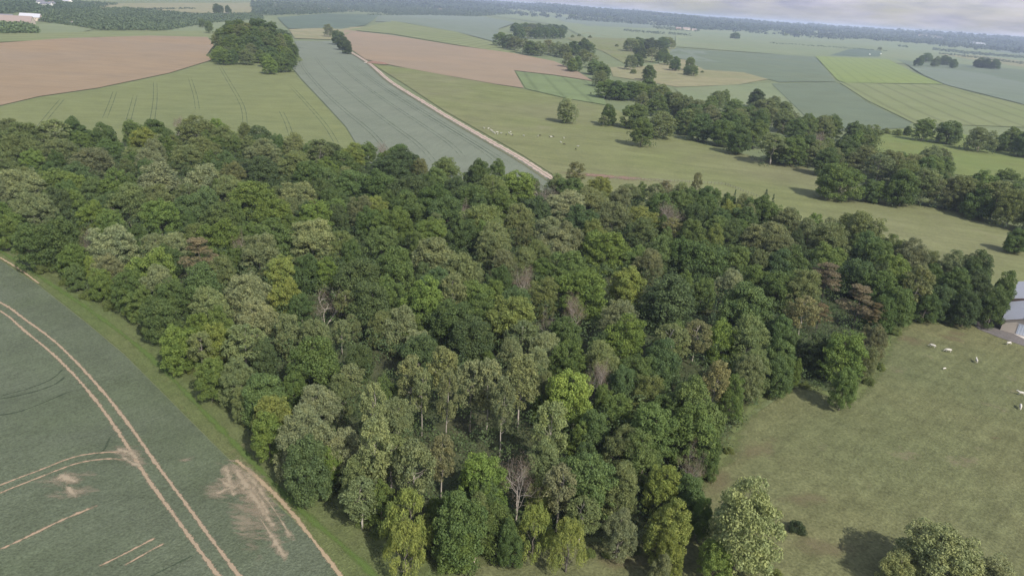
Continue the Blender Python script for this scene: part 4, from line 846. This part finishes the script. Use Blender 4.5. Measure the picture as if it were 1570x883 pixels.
# ------------------------------------------------------------------ cattle
COWW = plain('white_hide', (0.50, 0.47, 0.41), 0.8, 0.08, 2.0, 0.1)
COWD = plain('dark_hide', (0.045, 0.038, 0.032), 0.7, 0.2, 2.0, 0.2)
HOOF = plain('hoof', (0.10, 0.085, 0.07), 0.6)
def skin_mesh(name, verts, edges, radii, mat, sub=1):
    me = bpy.data.meshes.new(name); me.from_pydata(verts, edges, []); o = bpy.data.objects.new(name, me); COL.objects.link(o)
    m = o.modifiers.new('s', 'SKIN'); m.use_smooth_shade = True
    for i, r in enumerate(radii): me.skin_vertices[0].data[i].radius = (r, r) if not isinstance(r, tuple) else r
    me.skin_vertices[0].data[0].use_root = True
    o.modifiers.new('u', 'SUBSURF').levels = sub
    dg = bpy.context.evaluated_depsgraph_get(); ev = o.evaluated_get(dg); out = bpy.data.meshes.new_from_object(ev)
    bpy.data.objects.remove(o); bpy.data.meshes.remove(me); out.materials.clear(); out.materials.append(mat); out.name = name
    return out
def cow_mesh(mat, graze, calf=False):
    # joints: trunk along +X, head forward
    v = [(-0.05, 0, 1.02), (0.55, 0, 1.03), (0.92, 0, 1.08), (-0.62, 0, 1.06), (-0.92, 0, 1.12)]; r = [(.36, .40), (.35, .41), (.26, .32), (.34, .36), (.20, .24)]
    e = [(0, 1), (1, 2), (0, 3), (3, 4)]
    if graze: nk = [(1.20, 0, 0.88), (1.42, 0, 0.55), (1.58, 0, 0.30), (1.68, 0, 0.12)]
    else: nk = [(1.20, 0, 1.28), (1.42, 0, 1.46), (1.66, 0, 1.38), (1.88, 0, 1.24)]
    rr = [.19, .15, .13, .085]; b = len(v)
    for i, p in enumerate(nk): v.append(p); r.append(rr[i]); e.append((2 if i == 0 else b + i - 1, b + i))
    for s in (-1, 1):   # ears
        v.append((nk[1][0] - 0.02, s * 0.26, nk[1][2] + 0.10)); r.append(.035); e.append((b + 1, len(v) - 1))
    for s in (-1, 1):   # front leg: shoulder, wrist, hoof
        k = len(v); v += [(0.72, s * .20, .78), (0.74, s * .21, .45), (0.72, s * .21, .22), (0.75, s * .21, .05)]; r += [.13, .075, .05, .065]; e += [(1, k), (k, k + 1), (k + 1, k + 2), (k + 2, k + 3)]
    for s in (-1, 1):   # hind leg: knee forward, hock back
        k = len(v); v += [(-.70, s * .20, .82), (-.62, s * .22, .60), (-.84, s * .21, .42), (-.78, s * .21, .20), (-.74, s * .21, .05)]; r += [.17, .11, .065, .05, .065]; e += [(3, k), (k, k + 1), (k + 1, k + 2), (k + 2, k + 3), (k + 3, k + 4)]
    k = len(v); v += [(-1.06, 0, 1.08), (-1.12, 0, .75), (-1.11, 0, .48)]; r += [.045, .025, .05]; e += [(4, k), (k, k + 1), (k + 1, k + 2)]
    if calf: v = [(a[0] * .62, a[1] * .62, max(0.05, (a[2] - .55) * .62) if a[2] > .5 else 0.06 + 0.02 * i % 3 * .0) for i, a in enumerate(v)]; r = [tuple(q * .62 for q in x) if isinstance(x, tuple) else x * .6 for x in r]
    return skin_mesh('cow_body', v, e, r, mat)
cw_g, cw_s, cd_s, calf = cow_mesh(COWW, True), cow_mesh(COWW, False), cow_mesh(COWD, True), cow_mesh(COWW, True, True)
def animal(me, px, py, rot, sc, label, group, name='cow', cat='cow'):
    p = unproj(px, py)[0][0]; o = link(name, me, None, (p[0], p[1], float(surf(p[0], p[1])))); o.rotation_euler = (0, 0, rot); o.scale = (sc,) * 3
    tag(o, label, cat, group)
g1 = 'white cattle in the near pasture'
animal(cw_g, 1429, 534, 2.5, 0.78, 'white cow near the wood edge, leftmost in the near pasture', g1)
animal(cw_g, 1453, 541, 2.9, 0.82, 'white cow grazing just right of the leftmost cow in the near pasture', g1)
animal(cw_s, 1496, 557, 1.2, 0.78, 'white cow facing away, alone in the middle of the near pasture herd', g1)
animal(cw_g, 1545, 530, 0.3, 0.78, 'white cow grazing beside the yard road below the barns', g1)
animal(cw_s, 1565, 607, 2.8, 0.78, 'upper white cow of the two at the right picture edge', g1)
animal(cw_g, 1563, 627, 4.2, 0.82, 'lower white cow of the two at the right picture edge', g1)
animal(calf, 1447, 567, 0.4, 0.85, 'small white calf lying on the grass below the grazing cows', None, 'calf', 'calf')
g2 = 'far herd beside the farm track'
far = [(742.6, 199.2, 0), (748.6, 199.8, 0), (752, 201.5, 0), (754, 203, 0), (755.5, 205, 0), (757.5, 206, 0), (759, 207.3, 0), (762.5, 205.5, 0), (762.8, 208, 0), (768, 207, 0), (776, 208.8, 1), (780.5, 206.8, 0), (782.8, 205.2, 0), (784, 209.3, 0), (785.6, 209.6, 1), (802.5, 210.8, 0), (825, 211.3, 0), (827.5, 210.3, 1), (842.5, 212, 1), (845, 212.5, 0), (847.5, 212, 1), (860, 221, 0), (864.5, 214.5, 0), (864.5, 223.8, 1), (885.6, 227, 0), (882.5, 231, 1)]
fw_ = [q for q in far if not q[2]]; fd_ = [q for q in far if q[2]]
for lst, me, cw in ((fw_, cw_s, 'white'), (fd_, cd_s, 'black')):
    for i, (x, y, d) in enumerate(lst):
        n = len(lst); side = ('%sfrom the track end' % (NUM[i] or 'first ')) if i < n / 2 else '%sfrom the right end' % (NUM[n - 1 - i] or 'first ')
        animal(me, x, y, RG.uniform(0, 6.28), 0.75, 'tiny %s cow of the far herd in the big pasture, %s' % (cw, side), g2)

# ------------------------------------------------------------------ barns at the right
WALLM = plain('render_wall', (0.46, 0.40, 0.33), 0.9, 0.12, 0.6, 0.1); BRICK = plain('brick_wall', (0.38, 0.25, 0.19), 0.9, 0.2, 1.5, 0.1)
ROOFM = plain('fibre_cement_roof', (0.34, 0.35, 0.38), 0.75, 0.12, 0.7, 0.2); DOORM = plain('door_paint', (0.50, 0.54, 0.60), 0.6, 0.06, 1.0, 0.3)
DARK = plain('dark_opening', (0.03, 0.03, 0.03), 0.9); TRIM = plain('barge_board', (0.16, 0.13, 0.11), 0.8)
def barn(px, py, ang, Wd, L, wall_h, rise, name, label, door=True, open_side=False, roofs=0.35):
    """origin: left foot of the gable; X along the gable, Y along the length"""
    p = unproj(px, py)[0][0]; o = empty(name, (p[0], p[1], float(surf(p[0], p[1])) + 0.12), ang); tag(o, label, 'barn')
    mb = MB(); th = 0.3
    for y in (0.0, L - th):
        b = len(mb.v); pr = [(0, 0), (Wd, 0), (Wd, wall_h), (Wd / 2, wall_h + rise), (0, wall_h)]
        mb.v += [(x, y, z - .4 if z == 0 else z) for x, z in pr] + [(x, y + th, z - .4 if z == 0 else z) for x, z in pr]
        mb.f += [tuple(b + i for i in range(5)), tuple(b + 9 - i for i in range(5))] + [(b + i, b + 5 + i, b + 5 + (i + 1) % 5, b + (i + 1) % 5) for i in range(5)]
    if open_side:
        for k in range(5): mb.box((th / 2, th + .2 + (L - 2 * th - .4) * k / 4, wall_h / 2 - .2), (th, .4, wall_h + .35))
        mb.box((th / 2, L / 2, 0.4), (th * .9, L - 2 * th - .01, 1.2))
        mb.box((1.2, L / 2, wall_h / 2 - .2), (0.05, L - 2 * th - .01, wall_h + .3))
    else: mb.box((th / 2, L / 2, wall_h / 2 - .2), (th - .004, L - 2 * th, wall_h + .39))
    mb.box((Wd - th / 2, L / 2, wall_h / 2 - .2), (th - .004, L - 2 * th, wall_h + .39))
    link('wall', mb.mesh('wall', BRICK if open_side else WALLM), o)
    rb = MB(); sl = math.hypot(Wd / 2, rise); ov = 0.45; n = 48
    for s in (-1, 1):
        ux, uz = s * (Wd / 2) / sl, -rise / sl; ln = sl + ov; nx, nz = (rise / sl) * s, (Wd / 2) / sl
        for k in range(n):   # corrugated sheets
            y0 = -roofs + (L + 2 * roofs) * k / n; y1 = -roofs + (L + 2 * roofs) * (k + 1) / n; zo = 0.06 if k % 2 else 0.0
            A = [(Wd / 2 + ux * a + nx * (.05 + zo + tt), y, wall_h + rise + uz * a + nz * (.05 + zo + tt)) for tt in (0, .07) for a, y in ((0.02, y0), (ln, y0), (ln, y1), (0.02, y1))]
            b = len(rb.v); rb.v += A; rb.f += [(b + 3, b + 2, b + 1, b), (b + 4, b + 5, b + 6, b + 7), (b, b + 1, b + 5, b + 4), (b + 1, b + 2, b + 6, b + 5), (b + 2, b + 3, b + 7, b + 6), (b + 3, b, b + 4, b + 7)]
    rb.tube([(Wd / 2, -roofs, wall_h + rise + .16), (Wd / 2, L + roofs, wall_h + rise + .16)], [.16, .16], 8)
    rf = link('roof', rb.mesh('roof', ROOFM), o)
    tb = MB()
    for s in (-1, 1): tb.tube([(Wd / 2, -roofs - .04, wall_h + rise), (Wd / 2 + s * (Wd / 2 + ov * .8), -roofs - .04, wall_h - ov * .8 * rise / (Wd / 2))], [.13, .13], 4)
    link('barge_board', tb.mesh('barge_board', TRIM), rf)
    if door:
        db = MB(); db.box((Wd * .66, -0.05, 1.75), (Wd * .50, .09, 3.5)); d = link('door', db.mesh('door', DOORM), o)
        sb = MB()
        for k in range(7): sb.box((Wd * .41 + Wd * .5 * (k + .5) / 7, -0.115, 1.75), (0.05, .035, 3.4))
        sb.box((Wd * .66, -.12, 3.56), (Wd * .54, .06, .12)); link('door_rib', sb.mesh('door_rib', DOORM), d)
    return o
barn(1533, 507, math.radians(-38), 10.5, 22, 3.4, 2.3, 'barn', 'cream barn with grey roof and pale blue sliding door at the right edge')
barn(1546, 474, math.radians(-38), 11, 24, 3.6, 1.9, 'open_barn', 'open-sided brick barn with grey roof behind the cream barn', door=False, open_side=True)

# ------------------------------------------------------------------ small things
def fence(a, b, label, n):
    A = unproj(*a)[0][0]; B = unproj(*b)[0][0]; o = empty('fence', (A[0], A[1], float(surf(A[0], A[1])))); tag(o, label, 'fence', 'pasture fences'); prev = None; wb = MB(); pb = None
    for i in range(n):
        x = A[0] + (B[0] - A[0]) * i / (n - 1); y = A[1] + (B[1] - A[1]) * i / (n - 1); z = float(surf(x, y)) - float(surf(A[0], A[1])); q = (x - A[0], y - A[1], z)
        if pb is None:
            m = MB(); m.tube([(0, 0, -.3), (0, 0, 1.35)], [.10, .085], 6); pb = m.mesh('post', plain('fence_wood', (0.19, 0.16, 0.12), 0.9))
        link('post', pb, o, q)
        if prev:
            for h in (.5, .85, 1.2): wb.tube([(prev[0], prev[1], prev[2] + h), (q[0], q[1], q[2] + h)], [.025, .025], 3)
        prev = q
    link('wire', wb.mesh('wire', plain('wire', (0.25, 0.25, 0.25), 0.6)), o)
fence((935, 276), (1068, 282), 'post and wire fence across the big pasture behind the wood', 24)
fence((1068, 282), (1112, 285), 'short fence run continuing right from the long pasture fence', 9)
fence((1112, 285), (1172, 308), 'fence run slanting down towards the wood from the short run', 16)
LOGM = plain('cut_wood', (0.55, 0.47, 0.38), 0.9, 0.2, 3)
for i, (x, y, L, a, lab) in enumerate(((724, 853, 1.8, 0.5, 'short pale cut log at the corner of the clearing, upper of three'), (719, 861, 2.4, 0.1, 'longest pale cut log lying at the clearing corner'), (726, 863, 1.4, 1.3, 'shortest pale cut log on the clearing grass, lower right of three'))):
    m = MB(); m.tube([(-L / 2, 0, .28), (0, .04, .30), (L / 2, 0, .28)], [.30, .27, .25], 9); lg = m.mesh('log', LOGM); p = unproj(x, y)[0][0]
    o = link('cut_log', lg, None, (p[0], p[1], float(surf(p[0], p[1])) - .02)); o.rotation_euler = (0, 0, a); tag(o, lab, 'log', 'cut logs at the clearing')
def heap(px, py, L, Wd, Hh, mat, name, label, cat, rot=0.0):
    rg = np.random.RandomState(int(px)); V = []; F_ = []; n, m = 22, 12
    for i in range(n + 1):
        for j in range(m + 1):
            u = i / n * 2 - 1; w = j / m * 2 - 1; f = max(0, 1 - u ** 4) * max(0, 1 - w * w); V.append((u * L / 2, w * Wd / 2, Hh * f * (0.75 + 0.4 * rg.rand()) - 0.05))
    for i in range(n):
        for j in range(m): a = i * (m + 1) + j; F_.append((a, a + m + 1, a + m + 2, a + 1))
    me = bpy.data.meshes.new(name); me.from_pydata(V, [], F_); me.materials.append(mat); p = unproj(px, py)[0][0]
    o = link(name, me, None, (p[0], p[1], float(surf(p[0], p[1])))); o.rotation_euler = (0, 0, rot); tag(o, label, cat)
heap(578, 99, 30, 10, 2.6, plain('dung', (0.17, 0.105, 0.075), 0.95, 0.3, 0.4), 'manure_heap', 'long brown manure heap at the corner of the far ploughed field', 'heap', -0.1)
heap(566, 98, 14, 8, 0.5, plain('lime_spoil', (0.48, 0.42, 0.36), 0.95, 0.15, 0.4), 'chalk_spread', 'low pale spread of chalky soil beside the manure heap', 'heap')
heap(497, 0, 1, 1, .1, DARK, 'x', 'x', 'x') if False else None
for (x, y, lab) in ((1333, 86, 'left of two white wrapped bales beyond the bright green field'), (1350, 85, 'right of two white wrapped bales beyond the bright green field')):
    m = MB(); m.tube([(-1.6, 0, 1.3), (-1.4, 0, 1.3), (1.4, 0, 1.3), (1.6, 0, 1.3)], [1.0, 1.3, 1.3, 1.0], 14); p = unproj(x, y)[0][0]
    o = link('wrapped_bale', m.mesh('bale', plain('bale_wrap', (0.75, 0.75, 0.73), 0.5)), None, (p[0], p[1], float(surf(p[0], p[1])))); o.scale = (1.3,) * 3; tag(o, lab, 'bale', 'wrapped bales')

# ------------------------------------------------------------------ far houses
HW = [plain('house_white', (0.72, 0.69, 0.64), 0.8, 0.05), plain('house_brick', (0.42, 0.27, 0.21), 0.9, 0.1), plain('house_cream', (0.52, 0.44, 0.35), 0.8, 0.1)]
HR = [plain('slate_roof', (0.15, 0.15, 0.17), 0.7), plain('tile_roof', (0.24, 0.19, 0.165), 0.8), plain('pale_roof', (0.40, 0.40, 0.42), 0.6)]
WIN = plain('window_glass', (0.05, 0.06, 0.08), 0.2, 0.1, 1, 0.5)
def house(px, py, L, Wd, h, w, r, label, rot=None, group='houses of the far villages'):
    p = unproj(px, py)[0][0]; o = empty('house', (p[0], p[1], float(terr(p[0], p[1])) + 0.5), RG.uniform(0, 3.1) if rot is None else rot); tag(o, label, 'house', group)
    mb = MB(); mb.box((0, 0, h / 2 - .5), (L, Wd, h + 1)); rs = Wd * .38
    for s in (-1, 1): x = s * (L / 2 - .01); mb.poly([(x, -Wd / 2, h), (x, Wd / 2, h), (x, 0, h + rs)])
    link('wall', mb.mesh('wall', HW[w]), o)
    rb = MB(); e = .5
    for s in (-1, 1):
        q = [(-L / 2 - e, 0, h + rs + .2), (L / 2 + e, 0, h + rs + .2), (L / 2 + e, s * (Wd / 2 + e), h - .1), (-L / 2 - e, s * (Wd / 2 + e), h - .1)]; q2 = [(a, b, c - .25) for a, b, c in q]
        b = len(rb.v); rb.v += q + q2; rb.f += [(b, b + 1, b + 2, b + 3), (b + 7, b + 6, b + 5, b + 4)] + [(b + i, b + 4 + i, b + 4 + (i + 1) % 4, b + (i + 1) % 4) for i in range(4)]
    rf = link('roof', rb.mesh('roof', HR[r]), o)
    if L < 25: c = MB(); c.box((L * .3, 0, h + rs + .7), (1.0, .8, 1.8)); link('chimney', c.mesh('chimney', HW[1]), rf)
    for s in (-1, 1):
        for k in range(3): wn = MB(); wn.box((L * (-.3 + .3 * k), s * (Wd / 2 + .02), h * .55), (1.3, .1, 1.4)); link('window', wn.mesh('window', WIN), o)
HS = [(16, 37, 70, 22, 5, 2, 1, 'long low farm shed with brownish roof at the far left', 0.25), (48, 32, 34, 16, 6, 2, 2, 'grey-roofed shed just behind the long farm shed', 0.25), (2, 34, 40, 18, 6, 2, 0, 'dark-roofed shed at the left picture edge beside the long shed', 0.25),
 (63, 9, 18, 12, 8, 0, 0, 'dark-roofed house with white gable in the top left village', 0.9), (72, 12, 24, 13, 8, 0, 0, 'largest grey-roofed house in the top left village', 0.1), (80, 10, 14, 11, 7, 0, 0, 'white-gabled house right of the largest one, top left village', 1.2), (104, 6, 26, 14, 7, 0, 2, 'white-roofed building at the top edge, right of the top left village', -0.4),
 (109, 38.5, 7, 5, 3, 0, 2, 'tiny white hut at the wood edge behind the ploughed field', 0.3),
 (591, 5, 22, 14, 8, 0, 2, 'white house at the left end of the far middle village', None), (601, 6, 18, 12, 7, 0, 0, 'dark-roofed white house right of the left-end house, far middle village', None), (497, 4, 20, 12, 7, 0, 0, 'white house alone at the top edge left of the far middle village', None),
 (628, 13, 30, 16, 8, 1, 1, 'largest red-brown roofed house in the far middle village', None), (640, 16, 20, 13, 7, 1, 1, 'low brick house in front of the largest one, far middle village', None), (636, 10, 24, 14, 7, 2, 1, 'cream house with red roof behind the largest one, far middle village', None),
 (659, 14, 16, 12, 7, 0, 0, 'small white house in the centre of the far middle village', None), (668, 10, 24, 14, 8, 2, 1, 'tall cream house in the centre of the far middle village', None), (675, 17, 20, 13, 7, 1, 1, 'brick house nearest the blue-green field, far middle village', None), (688, 15, 18, 12, 7, 0, 1, 'white house with red roof at the right of the far middle village', None), (700, 18, 26, 13, 6, 2, 1, 'low long house at the right end of the far middle village', None),
 (1040, 46, 30, 16, 8, 1, 1, 'left brick farm building in the far middle farm', 0.1), (1052, 47, 44, 18, 9, 2, 1, 'long cream farm building in the centre of the far farm', 0.1), (1064, 48, 30, 14, 7, 2, 1, 'right low farm building of the far farm', 0.1)]
for x, y, L, Wd, h, w, r, lab, rot in HS: house(x, y, L, Wd, h, w, r, lab, rot, 'houses of the far villages')
RW = ['first', 'second', 'third', 'fourth', 'fifth', 'sixth', 'seventh', 'eighth', 'ninth', 'tenth', 'eleventh', 'twelfth']
xs = [(1411, 57), (1416, 59), (1421, 61), (1426, 58.5), (1430, 62), (1436, 60), (1440, 63.5), (1447, 61)]
for i, (x, y) in enumerate(xs): house(x, y, 40, 24, 15, 0, (1, 0)[i % 2], 'tiny white house of the far right village, %s from its left end' % RW[i], None)
for (x, y, lab) in ((1490, 70, 'bright white house left of the pair beyond the far right village'), (1500, 71, 'bright white house in the middle right of the wooded slope'), (1505, 72, 'small white house just right of the middle one on the wooded slope')): house(x, y, 44, 24, 16, 0, 2, lab, None)

# ------------------------------------------------------------------ air
def haze_box():
    m, t, o = newmat('haze_air'); v = N(t, 'ShaderNodeVolumePrincipled'); v.inputs['Density'].default_value = HAZE
    v.inputs['Color'].default_value = (0.66, 0.75, 1.0, 1); v.inputs['Anisotropy'].default_value = 0.1; t.links.new(v.outputs[0], o.inputs['Volume'])
    mb = MB(); mb.box((0, 4000, 53), (30000, 30000, 122)); me = mb.mesh('haze', m); ob = link('haze', me); tag(ob, 'pale blue haze filling the air over the whole landscape', 'haze', None, 'stuff')
haze_box()
